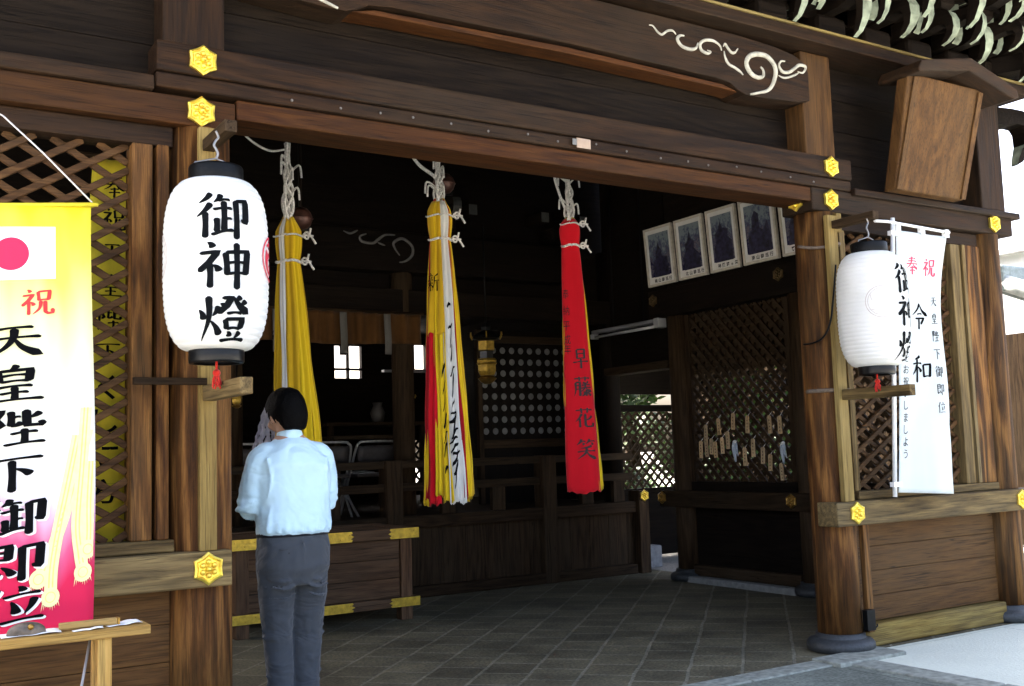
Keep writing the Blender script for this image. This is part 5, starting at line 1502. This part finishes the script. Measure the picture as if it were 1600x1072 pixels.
for k, (ch, z) in enumerate(zip("天皇陛下御即位", ZC)):
    mb = MB()
    for mi, dx, dz, wt, lf in ((1, .007, -.006, 15.5, .0), (0, 0, 0, 12.5, .0022)):
        if mi == 1 and k < 4: continue
        f = on_lb(-.775+dx, z+dz, .215, .140)
        brush(mb, ch, (lambda u, v, l, f=f: f(u, v, l+lf)), wt, mi)
    mb.build("black_character", [INK, PAPER], t)
# printed golden braids with tassel ends
BRD = plain("printed_gold", (.80,.76,.36), .7, 0, .10, 40)
BRD2 = plain("printed_gold_shade", (.74,.64,.16), .7, 0, .12, 40)
mb = MB()
RE = -.5115
def flat(x, z, l): return LBz(min(x, RE), z, l)
for bi, pts in enumerate(([(-.53,1.42),(-.575,1.25),(-.615,1.10),(-.655,.98),(-.690,.905)], [(-.565,1.40),(-.60,1.22),(-.632,1.05),(-.648,.93),(-.650,.835)], [(-.535,1.5),(-.552,1.28),(-.566,1.08),(-.556,.97),(-.545,.905)], [(-.520,1.3),(-.528,1.15),(-.527,1.04),(-.530,.985)])):
    pp = catmull([Vector((a, 0, b)) for a, b in pts], 8)
    L0 = .0005 + bi*.0003
    for w0, mi, lf in ((.0205, 0, L0), (.0022, 1, L0+.00012)):
        for off in ((0,) if mi == 0 else (-.006, .006)):
            vs = []
            for i, p in enumerate(pp):
                d = (pp[min(i+1, len(pp)-1)]-pp[max(i-1, 0)]).normalized(); nn = Vector((-d.z, 0, d.x))
                a, b = p+nn*(off+w0), p+nn*(off-w0)
                vs += [flat(a.x, a.z, lf), flat(b.x, b.z, lf)]
            mb.add(vs, [(2*k, 2*k+1, 2*k+3, 2*k+2) for k in range(len(pp)-1)], mi)
    e = pp[-1]; n = 18
    for rr, mi, lf in ((.030, 0, L0+.00018), (.017, 1, L0+.00026), (.0145, 0, L0+.0003)):
        mb.add([flat(e.x+rr*math.cos(2*math.pi*k/n), e.z-.006+rr*1.15*math.sin(2*math.pi*k/n), lf) for k in range(n)] + [flat(e.x, e.z-.006, lf)], [(k, (k+1) % n, n) for k in range(n)], mi)
    for k in range(9):
        a = -.024 + k*.006
        mb.add([flat(e.x+a-.0022, e.z-.022, L0+.00012), flat(e.x+a+.0022, e.z-.022, L0+.00012), flat(e.x+a*1.25, e.z-.048-.007*math.cos(k*1.3), L0+.00012)], [(0,1,2)])
mb.build("printed_braid", [BRD, BRD2], t)
o = MB().tube([(-.505, -.302, 2.268), (-.675, -.22, 2.47), (-.80, -.10, 2.63), (-.86, .02, 2.70)], .0035, 6).build("banner_string", CORD)
props(o, "taut white string from the yellow banner's top corner up to the lattice head", "string")

# old yellow banner hanging inside, behind the left lattice
t = thing("inner_banner", (-.30, .30, .9), "dull yellow lettered banner hanging behind the wooden lattice", "banner")
def ib(u, v): return Vector((-.50+.335*u+.10*v*(1-u), .30+.012*math.sin(u*8+v*5), .92+1.70*v))
MB().grid(ib, 10, 40).build("cloth", cloth("dull_yellow_cloth", (.80,.66,.045), .1, .3, 10, .15), t, solid=.0015)
mb = MB()
for k, ch in enumerate("奉祝天皇陛下くしに方"): 
    f = (lambda u, v, l, k=k: ib(.42+(u-.5)*.42, .93-.087*k+(v-.5)*.062) + Vector((0, -.004-l, 0)))
    write(mb, ch, f, 10)
for k, ch in enumerate("一、にはおし、い"):
    typed(mb, ch, (lambda u, v, l, k=k: ib(.84+(u-.5)*.22, .62-.07*k+(v-.5)*.04) + Vector((0, -.004, 0))), 0, .01)
mb.build("lettering", INK, t)
MB().tube([(-.50, .30, 2.63), (-.16, .30, 2.63)], .01, 8).build("cross_bar", wood('inner', 'x'), t)

# =================================================================== NARROW TABLE WITH ITS THINGS
tb = thing("narrow_table", (-.95, -.66, 0), "narrow pale wooden table standing before the crimson end of the banner", "table")
MB().box((-1.75, -.70, .707), (-.384, -.565, .737)).build("table_top", wood('table', 'x'), tb, bevel=.003)
for xx in (-.553, -1.62): 
    for yy in (-.685, -.61):
        MB().box((xx, yy, 0), (xx+.046, yy+.04, .706)).build("leg", wood('table', 'z'), tb, bevel=.003)
for (x0, x1, y0, y1, rot, lab) in ((-.52, -.405, -.66, -.575, 6, "crumpled white paper slip at the free end of the narrow table"), (-.84, -.66, -.67, -.58, -4, "white printed sheet lying beside the dark weight on the narrow table"), (-.63, -.535, -.69, -.66, 2, "thin white paper strip below the wooden stick on the narrow table")):
    cx, cy = (x0+x1)/2, (y0+y1)/2
    def fn(u, v):
        p = Matrix.Rotation(R(rot), 3, 'Z') @ Vector(((x1-x0)*(u-.5), (y1-y0)*(v-.5), 0))
        return Vector((cx+p.x, cy+p.y, .7395 + .006*abs(math.sin(u*6+v*3))*u))
    o = MB().grid(fn, 10, 6).build("paper_sheet", PAPER, solid=.001)
    props(o, lab, "paper", "papers on the narrow table")
t = thing("wooden_stick", (-.56, -.62, .74), "squared pale wooden stick lying along the narrow table", "stick")
MB().box((-.665, -.648, .7415), (-.482, -.622, .764)).build("stick_body", wood('table', 'x', .5), t, bevel=.003)
MB().box((-.4815, -.649, .741), (-.474, -.621, .7645)).build("stick_cap", BRASS, t, bevel=.002)
t = thing("paper_weight", (-.755, -.645, .74), "small dark rounded metal weight on the narrow table", "weight")
mb = MB().grid(lambda u, v: Vector((-.765 + .058*math.cos(2*math.pi*u)*math.cos(math.pi/2*v)*(1+.1*math.sin(6*math.pi*u)), -.645 + .022*math.sin(2*math.pi*u)*math.cos(math.pi/2*v), .741 + .040*math.sin(math.pi/2*v)**.8)), 24, 8)
mb.build("weight_body", plain("tarnished_metal", (.12,.095,.07), .5, .4, .5, 30, .5), t)
MB().ball((-.755, -.664, .766), .010, 10, 8).build("weight_knob", BRASS, t)
o = MB().tube([(-.56, -.60, .70), (-.62, -.72, .50), (-.70, -.86, .24), (-.78, -1.0, .0)], .0045, 6).build("guy_line", plain("grey_line", (.30,.29,.28), .8))
props(o, "thin grey guy line running from under the narrow table down to the ground", "line")
# small card pinned on the head beam
t = thing("paper_label", (2.03, -.004, 2.92), "small tan paper label pinned on the long head beam", "label")
MB().box((1.995, -.006, 2.892), (2.085, -.0015, 2.945)).build("card", plain("tan_card", (.36,.27,.20), .8, 0, .12, 30), t)
MB().box((1.968, -.005, 2.905), (1.994, -.001, 2.938)).build("card_tab", plain("grey_card", (.17,.17,.16), .8), t)

# =================================================================== PERSON
def loft(mb, rings, n=28, m=0):
    """rings: (cx, cy, z, rx, ry, power) superellipse sections"""
    vs = []
    for cx, cy, z, rx, ry, p in rings:
        for k in range(n):
            a = 2*math.pi*k/n
            c, s = math.cos(a), math.sin(a)
            vs.append((cx + rx*math.copysign(abs(c)**(2/p), c), cy + ry*math.copysign(abs(s)**(2/p), s), z))
    fs = [(j*n+k, j*n+(k+1) % n, (j+1)*n+(k+1) % n, (j+1)*n+k) for j in range(len(rings)-1) for k in range(n)]
    fs.append(list(range(n))[::-1]); fs.append([(len(rings)-1)*n+k for k in range(n)])
    mb.add(vs, fs, m, True)
def limb(mb, pts, rs, n=16):
    P = catmull(pts, 6)
    k = len(P); m = len(rs) - 1
    rr = []
    for i in range(k):
        f = i/(k-1)*m; a = min(int(f), m-1)
        rr.append(rs[a] + (rs[a+1]-rs[a])*(f-a))
    mb.tube(P, rr, n)
def fuse(mb, name, mat, parent, vox, smooth=6, disp=None):
    o = mb.build(name, mat, parent, normals=True)
    md = o.modifiers.new('fuse', 'REMESH'); md.mode = 'VOXEL'; md.voxel_size = vox; md.use_smooth_shade = True
    ms = o.modifiers.new('smooth', 'SMOOTH'); ms.iterations = smooth; ms.factor = .5
    for nm, size, st in (disp or ()):
        tx = bpy.data.textures.new(nm, 'CLOUDS'); tx.noise_scale = size; tx.noise_depth = 1
        md = o.modifiers.new(nm, 'DISPLACE'); md.texture = tx; md.strength = st; md.mid_level = .5; md.texture_coords = 'LOCAL'
    return o
def fabric(name, col, folds, rough=.85, weave=900):
    m, nt, b = newmat(name)
    L = nt.links
    tc = N(nt, "ShaderNodeTexCoord")
    nz = N(nt, "ShaderNodeTexNoise"); nz.inputs["Scale"].default_value = 7; nz.inputs["Detail"].default_value = 3; L.new(tc.outputs["Object"], nz.inputs[0])
    rp = ramp(nt, [(.3, tuple(c*.93 for c in col)), (.7, tuple(min(1, c*1.06) for c in col))]); L.new(nz.outputs[0], rp.inputs[0])
    L.new(rp.outputs[0], b.inputs["Base Color"]); b.inputs["Roughness"].default_value = rough; b.inputs["Sheen Weight"].default_value = .2; b.inputs["Specular IOR Level"].default_value = .2
    mp = N(nt, "ShaderNodeMapping"); mp.inputs["Scale"].default_value = folds; L.new(tc.outputs["Object"], mp.inputs[0])
    f1 = N(nt, "ShaderNodeTexNoise"); f1.inputs["Scale"].default_value = 5; f1.inputs["Detail"].default_value = 2; f1.inputs["Distortion"].default_value = 1.2; L.new(mp.outputs[0], f1.inputs[0])
    f2 = N(nt, "ShaderNodeTexNoise"); f2.inputs["Scale"].default_value = weave; L.new(tc.outputs["Object"], f2.inputs[0])
    b1 = N(nt, "ShaderNodeBump"); b1.inputs["Strength"].default_value = .55; b1.inputs["Distance"].default_value = .05; L.new(f1.outputs[0], b1.inputs["Height"])
    b2 = N(nt, "ShaderNodeBump"); b2.inputs["Strength"].default_value = .15; b2.inputs["Distance"].default_value = .002; L.new(f2.outputs[0], b2.inputs["Height"]); L.new(b1.outputs[0], b2.inputs["Normal"])
    L.new(b2.outputs[0], b.inputs["Normal"])
    return m
SHIRT = fabric("pale_blue_shirt", (.50,.70,.80), (1.0,1.0,1.2))
TROUS = fabric("slate_trousers", (.043,.049,.057), (1.0,1.0,1.9), .8)
SKIN = plain("skin", (.42,.24,.16), .55, 0, .1, 20)
HAIR = plain("black_hair", (.0016,.0014,.0014), .6, 0, .4, 120, .6, spec=.05)
px, py = .520, .38
man = thing("person", (px, py, 0), "person in pale blue shirt and slate trousers standing with back turned, hands joined in prayer", "person")
X = lambda v: px + v
Y = lambda v: py + v
# body: one continuous figure ------------------------------------------------
body = MB()
loft(body, [(X(0), Y(.0), .80, .150, .105, 2.3), (X(0), Y(-.005), .93, .145, .10, 2.3), (X(0), Y(.005), 1.05, .14, .095, 2.3), (X(0), Y(.0), 1.20, .16, .105, 2.4), (X(0), Y(-.01), 1.31, .155, .09, 2.3), (X(0), Y(.0), 1.36, .10, .065, 2.1), (X(0), Y(.01), 1.40, .058, .058, 2)], 28)
limb(body, [(X(0), Y(.0), 1.34), (X(-.003), Y(.02), 1.42), (X(-.006), Y(.035), 1.47)], [.060, .055, .058])
# head, bowed a little forward, facing the hall
def head_pt(u, v):
    a = 2*math.pi*u; b = math.pi*(v-.5)
    c = Vector((math.cos(a)*math.cos(b), math.sin(a)*math.cos(b), math.sin(b)))
    p = Vector((c.x*.072, c.y*.090, c.z*.112))
    if p.z < 0: p.x *= 1 - .28*(-p.z/.112); p.y *= 1 - .10*(-p.z/.112)
    return p
HM = Matrix.Rotation(R(14), 3, 'Z') @ Matrix.Rotation(R(-14), 3, 'X')
HC = Vector((X(-.008), Y(.045), 1.492))
hv = MB().grid(head_pt, 28, 20)
fs = []
hd = MB()
hd.add([HC + HM @ Vector(v) for v in hv.v], hv.f, 0, True)
for s in (-1, 1):   # ears
    hd.add([HC + HM @ (Vector((s*.080, -.002, -.014)) + Vector((.010*Vector(q).x, .020*Vector(q).y, .032*Vector(q).z))) for q in MB().ball((0,0,0), 1, 12, 8).v], MB().ball((0,0,0), 1, 12, 8).f, 0, True)
    hd.ball(HC + HM @ Vector((s*.030, .079, .008)), .013, 10, 8)       # eye sockets
    hd.ball(HC + HM @ Vector((s*.034, .070, -.030)), .024, 10, 8)      # cheeks
hd.tube([HC + HM @ Vector((0, .084, .012)), HC + HM @ Vector((0, .103, -.026)), HC + HM @ Vector((0, .088, -.034))], [.008, .014, .010], 10)   # nose
hd.tube([HC + HM @ Vector((-.022, .078, -.056)), HC + HM @ Vector((0, .088, -.054)), HC + HM @ Vector((.022, .078, -.056))], [.005, .009, .005], 8)  # lips
hd.ball(HC + HM @ Vector((0, .066, -.088)), .026, 12, 8)               # chin
body.add(hd.v, hd.f, 0, True)
EL = {}
for s in (-1, 1):
    sh, el = Vector((X(s*.146), Y(-.005), 1.292)), Vector((X(s*(.186 if s < 0 else .168)), Y(.045), 1.045))
    wr = Vector((X(s*.045), Y(.27), 1.16)); EL[s] = (sh, el, wr)
    limb(body, [sh, sh.lerp(el, .5) + Vector((s*.015, -.012, 0)), el], [.050, .046, .040])
    limb(body, [el, el.lerp(wr, .5) + Vector((s*.01, .0, -.008)), wr], [.040, .036, .027])
    # palm and fingers pressed together, pointing up and forward
    fd = Vector((0, .42, .90)).normalized(); sd = Vector((0, .90, -.42)).normalized()
    pm0 = wr + Vector((-s*.028, .02, .02)); pm1 = pm0 + fd*.085
    for q in (-.024, -.008, .008, .024):
        body.tube([pm0 + sd*q*.8, pm1 + sd*q], [.014, .0125], 10)
    body.tube([wr, pm0], [.027, .018], 10)
    for q, ln in ((-.027, .058), (-.009, .072), (.009, .078), (.027, .070)):
        b0 = pm1 + sd*q
        body.tube([b0, b0 + fd*ln*.5 + Vector((-s*.001, 0, 0)), b0 + fd*ln + Vector((-s*.003, .004, 0))], [.0098, .0088, .0068], 8)
    th = pm0 - sd*.026 + fd*.02
    body.tube([th, th - sd*.018 + fd*.03, th - sd*.016 + fd*.06], [.0125, .0105, .008], 8)
    hp, kn, an = Vector((X(s*.078), Y(.0), .82)), Vector((X(s*.073), Y(.006), .45)), Vector((X(s*.064), Y(-.016), .085))
    limb(body, [hp, hp.lerp(kn, .5) + Vector((0, .01, 0)), kn, kn.lerp(an, .4) + Vector((0, -.012, 0)), an], [.074, .060, .042, .036, .028])
    limb(body, [an + Vector((0, -.03, -.045)), an + Vector((0, .06, -.05)), an + Vector((s*.012, .16, -.062))], [.030, .034, .020])
fuse(body, "body", SKIN, man, .0062, 3)
# hair -----------------------------------------------------------------------
hair = MB()
def hair_pt(u, v):
    a = 2*math.pi*u; b = math.pi*(v-.5)
    c = Vector((math.cos(a)*math.cos(b), math.sin(a)*math.cos(b), math.sin(b)))
    front = max(0, c.y)
    p = Vector((math.copysign(abs(c.x)**.80, c.x)*.089, math.copysign(abs(c.y)**.92, c.y)*.108 - .010, math.copysign(abs(c.z)**.86, c.z)*.126 + .006))
    k = min(1, max(0, (c.y + .42)/.30)); low = -.092 + (.100 + .045*front)*k*k*(3-2*k)     # hairline: low at the nape, cut round the ears, brow in front
    if p.z < low:
        p.x *= .82; p.y = p.y*.80; p.z = low + (p.z-low)*.10
    r = 1 + .030*mnoise.noise(Vector((c.x*5, c.y*5, c.z*4)))
    return p * r
hv = MB().grid(hair_pt, 48, 36)
hair.add([HC + HM @ Vector(v) for v in hv.v], hv.f, 0, True)
for k in range(420):   # locks lying down from the whorl give the crown its texture
    a = rng.uniform(0, 2*math.pi); b = rng.uniform(-.05, 1.2)
    if math.sin(a) > .3 and b < .55: continue
    pts = []
    for j in range(5):
        bb = b - j*.13
        c = Vector((math.cos(a+.06*j)*math.cos(bb), math.sin(a+.06*j)*math.cos(bb), math.sin(bb)))
        z = c.z*.130 + .006
        pts.append(HC + HM @ Vector((c.x*.0885, c.y*.1065 - .008, z)))
    hair.tube(pts, [.0035, .0052, .0048, .0036, .001], 5)
fuse(hair, "hair", HAIR, man, .0042, 1)
# shirt ----------------------------------------------------------------------
sh_ = MB()
loft(sh_, [(X(.004), Y(-.010), .930, .170, .120, 2.5), (X(.004), Y(-.014), .955, .174, .126, 2.5), (X(.004), Y(-.016), 1.0, .176, .128, 2.5), (X(.003), Y(-.012), 1.08, .173, .124, 2.5), (X(.002), Y(-.010), 1.18, .184, .125, 2.5),
           (X(0), Y(-.012), 1.26, .180, .118, 2.4), (X(0), Y(-.012), 1.312, .156, .100, 2.2), (X(0), Y(-.006), 1.350, .112, .080, 2.1), (X(-.002), Y(.004), 1.378, .078, .068, 2.0), (X(-.002), Y(.010), 1.388, .062, .062, 2.0)], 36)
for s in (-1, 1):
    a, e, w = EL[s]
    limb(sh_, [a + Vector((-s*.06, 0, .012)), a + Vector((s*.0, 0, -.012)), a.lerp(e, .55) + Vector((s*.018, -.016, 0)), e + Vector((s*.006, -.012, .0))], [.062, .066, .060, .054])
    limb(sh_, [e + Vector((s*.004, -.012, .004)), e.lerp(w, .45) + Vector((s*.012, -.004, -.014)), w + Vector((0, -.03, -.005))], [.053, .046, .038])
    # cloth gathered at the elbow and the waist
    for q in range(3):
        c = a.lerp(e, .62 + .14*q)
        ring = [c + Vector((s*.012 + .059*math.cos(t), -.014 + .057*math.sin(t), .018*math.sin(t*1.0 + q))) for t in [2*math.pi*k/14 for k in range(15)]]
        sh_.tube(ring, .010, 6)
for k in range(9):   # folds running up from the tucked waist
    x0 = -.15 + k*.0375
    sl = rng.uniform(-.05, .05)
    yb = -.016 - .130*(1-abs(x0/.185)**2.5)**(1/2.5) + .008
    yt = -.012 - .120*(1-min(.99, abs((x0+sl)/.18))**2.5)**(1/2.5) + .008
    sh_.tube(catmull([(X(x0), Y(yb), .945), (X(x0+sl*.4), Y((yb+yt)/2-.002), 1.01+rng.uniform(0,.03)), (X(x0+sl), Y(yt+.004), 1.09+rng.uniform(0,.06))], 5), [.010,.011,.011,.010,.009,.008,.007,.006,.005,.004,.003], 6)
for s in (-1, 1):
    sh_.tube(catmull([(X(s*.150), Y(-.085), 1.30), (X(s*.135), Y(-.105), 1.20), (X(s*.150), Y(-.095), 1.10)], 5), [.004,.006,.008,.009,.010,.010,.009,.008,.006,.005,.003], 6)
shirt = fuse(sh_, "shirt", SHIRT, man, .0075, 4, (("broad_folds", .10, .008), ("fine_folds", .04, .0045)))
# collar and yoke seam
cm = MB()
def collar(u, v):
    a = 2*math.pi*(u*.92 + .04) + math.pi/2
    r = .056 + .012*(1-v) ; h = 1.362 + .046*v
    return Vector((X(-.002) + r*1.0*math.cos(a), Y(.010) + r*.98*math.sin(a), h + .012*max(0, -math.sin(a)) - .010*max(0, math.sin(a))))
cm.grid(collar, 40, 5)
cm.build("collar", SHIRT, man, solid=.005)
# trousers -------------------------------------------------------------------
tr = MB()
loft(tr, [(X(0), Y(-.006), .70, .148, .125, 2.4), (X(.0), Y(-.014), .78, .169, .144, 2.4), (X(.002), Y(-.012), .86, .171, .137, 2.4), (X(.003), Y(-.008), .93, .166, .118, 2.5), (X(.003), Y(-.008), .962, .162, .114, 2.5)], 36)
for s in (-1, 1):
    limb(tr, [(X(s*.080), Y(-.008), .80), (X(s*.078), Y(-.008), .66), (X(s*.072), Y(.004), .46), (X(s*.064), Y(-.008), .26), (X(s*.062), Y(-.014), .05)], [.096, .085, .069, .060, .058], 22)
    for q, (zz, ll) in enumerate(((.735, .07), (.70, .10), (.665, .08), (.50, .08), (.46, .09), (.42, .07), (.30, .07), (.24, .06))):
        yy = -.150 if zz > .6 else -.075
        tr.tube(catmull([(X(s*(.02 if zz > .6 else .035)), Y(yy+.030), zz+.012), (X(s*.075), Y(yy+.014 + (.0 if zz > .6 else .004)), zz-.012+.008*math.sin(q*3)), (X(s*(.075+ll)), Y(yy+.07), zz+.010*math.sin(q*2))], 6), [.003,.005,.007,.008,.008,.008,.008,.008,.007,.006,.005,.004,.003], 6)
tr.tube([(X(0), Y(-.150), .93), (X(0), Y(-.156), .80)], .004, 6)
fuse(tr, "trousers", TROUS, man, .0075, 2, (("leg_folds", .06, .010),))
bl = MB()
bl.grid(lambda u, v: Vector((X(.003) + .1685*math.copysign(abs(math.cos(2*math.pi*u))**.8, math.cos(2*math.pi*u)), Y(-.008) + .1205*math.copysign(abs(math.sin(2*math.pi*u))**.8, math.sin(2*math.pi*u)), .925+.030*v)), 48, 2)
bl.build("belt", plain("dark_belt", (.012,.014,.022), .45), man, solid=.004)
MB().box((X(-.105), Y(-.138), .868), (X(-.022), Y(-.128), .8715)).ball((X(-.064), Y(-.140), .853), .006, 8, 6).build("back_pocket", plain("dark_pocket_thread", (.02,.022,.028), .8), man)  # dark slit line and button of the back pocket
for s in (-1, 1):
    mb = MB()
    loft(mb, [(X(s*.068), Y(.045), .0, .047, .145, 2.6), (X(s*.068), Y(.045), .02, .048, .147, 2.6), (X(s*.067), Y(.04), .045, .045, .135, 2.4), (X(s*.065), Y(.005), .075, .040, .085, 2.2), (X(s*.064), Y(-.02), .10, .036, .050, 2.0)], 24)
    mb.build("shoe", plain("black_leather", (.012,.011,.010), .35, 0), man, sub=1)

# =================================================================== OUTSIDE: NEIGHBOUR BUILDING, TREES, FENCE
nb = thing("neighbour_building", (13.0, 2.0, 0), "pale walled neighbouring building with grey tiled roof beyond the hall's corner pillar", "building")
PLAST = plain("white_plaster", (.70,.72,.72), .85, 0, .06, 3)
MB().box((12.0, 3.0, 0), (20.0, 9.0, 3.9)).build("wall", PLAST, nb)
MB().box((11.9, 2.9, 3.72), (20.1, 9.1, 3.80)).build("cornice", plain("grey_plaster", (.48,.50,.50), .85), nb, bevel=.01)
TILE = plain("silver_grey_tile", (.20,.24,.235), .45, 0, .3, 30)
rf_ = MB()
# curved lower roof falling towards the viewer's side, capped ridge and rows of round tiles
def roof_pt(u, v):
    y = 2.95 - 2.6*v
    return Vector((10.30 + 6*u, y, 3.02 - 1.25*v + .36*v*v))
rf_.grid(roof_pt, 2, 12)
rf_.build("roof", TILE, nb, solid=.10)
rt = MB()
for k in range(22):
    xx = 10.36 + k*.27
    rt.tube([Vector((xx, roof_pt(0, j/10).y, roof_pt(0, j/10).z + .05)) for j in range(11)], .055, 8)
rt.build("round_tiles", TILE, nb)
MB().tube([Vector((10.30, roof_pt(0, j/10).y, roof_pt(0, j/10).z + .09)) for j in range(11)], .10, 10).build("verge_tiles", plain("pale_verge_tile", (.42,.46,.45), .5, 0, .2, 20), nb)
MB().box((10.2, 2.85, 2.98), (16.4, 3.0, 3.30)).build("ridge", TILE, nb, bevel=.03)
MB().box((10.55, .75, 0), (10.75, 9.0, 2.5)).build("dark_wall", wood('inner', 'z'), nb)
MB().box((10.55, .70, 0), (16.2, .85, 2.3)).build("dark_wall", wood('inner', 'z'), nb)

def leaf_mat(name, a, b_):
    m, nt, b = newmat(name)
    L = nt.links
    tc = N(nt, "ShaderNodeTexCoord"); nz = N(nt, "ShaderNodeTexNoise"); nz.inputs["Scale"].default_value = 1.6; nz.inputs["Detail"].default_value = 4; L.new(tc.outputs["Object"], nz.inputs[0])
    rp = ramp(nt, [(.35, a), (.68, b_)]); L.new(nz.outputs[0], rp.inputs[0]); L.new(rp.outputs[0], b.inputs["Base Color"]); b.inputs["Roughness"].default_value = .5
    tr = N(nt, "ShaderNodeBsdfTranslucent"); L.new(rp.outputs[0], tr.inputs[0])
    ms = N(nt, "ShaderNodeMixShader"); ms.inputs[0].default_value = .35
    L.new(b.outputs[0], ms.inputs[1]); L.new(tr.outputs[0], ms.inputs[2]); L.new(ms.outputs[0], nt.nodes["Material Output"].inputs[0])
    return m
LEAF = leaf_mat("broad_leaves", (.045,.10,.020), (.12,.22,.050))
def tree(x, y, h, cr, label, n=2600, seed=1, low=.9):
    rg = random.Random(seed)
    t = thing("garden_tree", (x, y, 0), label, "tree", "trees outside the side wall")
    mb = MB()
    top = Vector((x+rg.uniform(-.2,.2), y+rg.uniform(-.2,.2), h*.8))
    limb(mb, [(x, y, 0), (x+.06, y-.04, h*.3), tuple(top)], [.13, .10, .04], 10)
    tips = []
    for k in range(9):
        z0 = h*(.22+.06*k); a = k*2.4
        e = Vector((x+cr*.8*math.cos(a), y+cr*.8*math.sin(a), z0+h*.18))
        limb(mb, [(x+.04, y-.02, z0), tuple(Vector((x,y,z0)).lerp(e, .5)+Vector((0,0,.12))), tuple(e)], [.05, .03, .012], 6); tips.append(e)
    mb.build("trunk", wood('inner', 'z'), t)
    cl = []
    for k in range(26):
        a = rg.uniform(0, 6.28); rr = cr*math.sqrt(rg.random()); zz = rg.uniform(low, h)
        f = 1 - .5*abs((zz-h*.5)/(h*.5))
        cl.append((Vector((x+rr*f*math.cos(a), y+rr*f*math.sin(a), zz)), rg.uniform(.25, .5)))
    lf = MB()
    for k in range(n):
        c, r = cl[rg.randrange(len(cl))]
        d = Vector((rg.gauss(0,1), rg.gauss(0,1), rg.gauss(0,1))).normalized()*r*rg.uniform(.3,1.05)
        p = c + d
        u = Vector((rg.gauss(0,1), rg.gauss(0,1), rg.gauss(0,.6))).normalized(); w = u.orthogonal().normalized()
        s = rg.uniform(.05, .10)
        lf.add([p-u*s, p+w*s*.45, p+u*s, p-w*s*.45], [(0,1,2,3)])
    lf.build("crown", LEAF, t)
tree(8.3, 7.6, 3.4, 1.4, "leafy green tree directly outside the gap, glimpsed through the far lattice", 5200, 3, .15)
tree(8.7, 5.5, 5.0, 1.35, "leafy green tree outside the side wall, glimpsed through the lattice of wooden tags", 5200, 5, .3)
tree(9.2, 8.8, 5.0, 1.7, "tall leafy tree beyond the inner hall's back corner", 2400, 9, .5)
# lattice fence seen through the gap
fn_ = thing("lattice_fence", (7.4, 5.6, 0), "dark lattice fence with solid base seen through the passage between the halls", "fence")
MB().box((5.95, 5.58, 0), (9.5, 5.62, .74)).build("fence_base", wood('dark', 'x'), fn_)
lattice_mb('y', 5.59, 5.95, 9.5, .80, 1.72, R(45), .085, .028, .015).build("lattice", wood('inner', 'x'), fn_)
MB().box((5.95, 5.56, .741), (9.5, 5.65, .80)).box((5.95, 5.56, 1.72), (9.5, 5.65, 1.80)).box((5.95, 5.57, 1.93), (9.5, 5.64, 2.25)).build("fence_rail", wood('dark', 'x'), fn_, bevel=.006)
for xx in (5.95, 7.45, 9.4): MB().box((xx, 5.545, 0), (xx+.10, 5.665, 2.3)).build("fence_post", wood('dark', 'z'), fn_, bevel=.006)
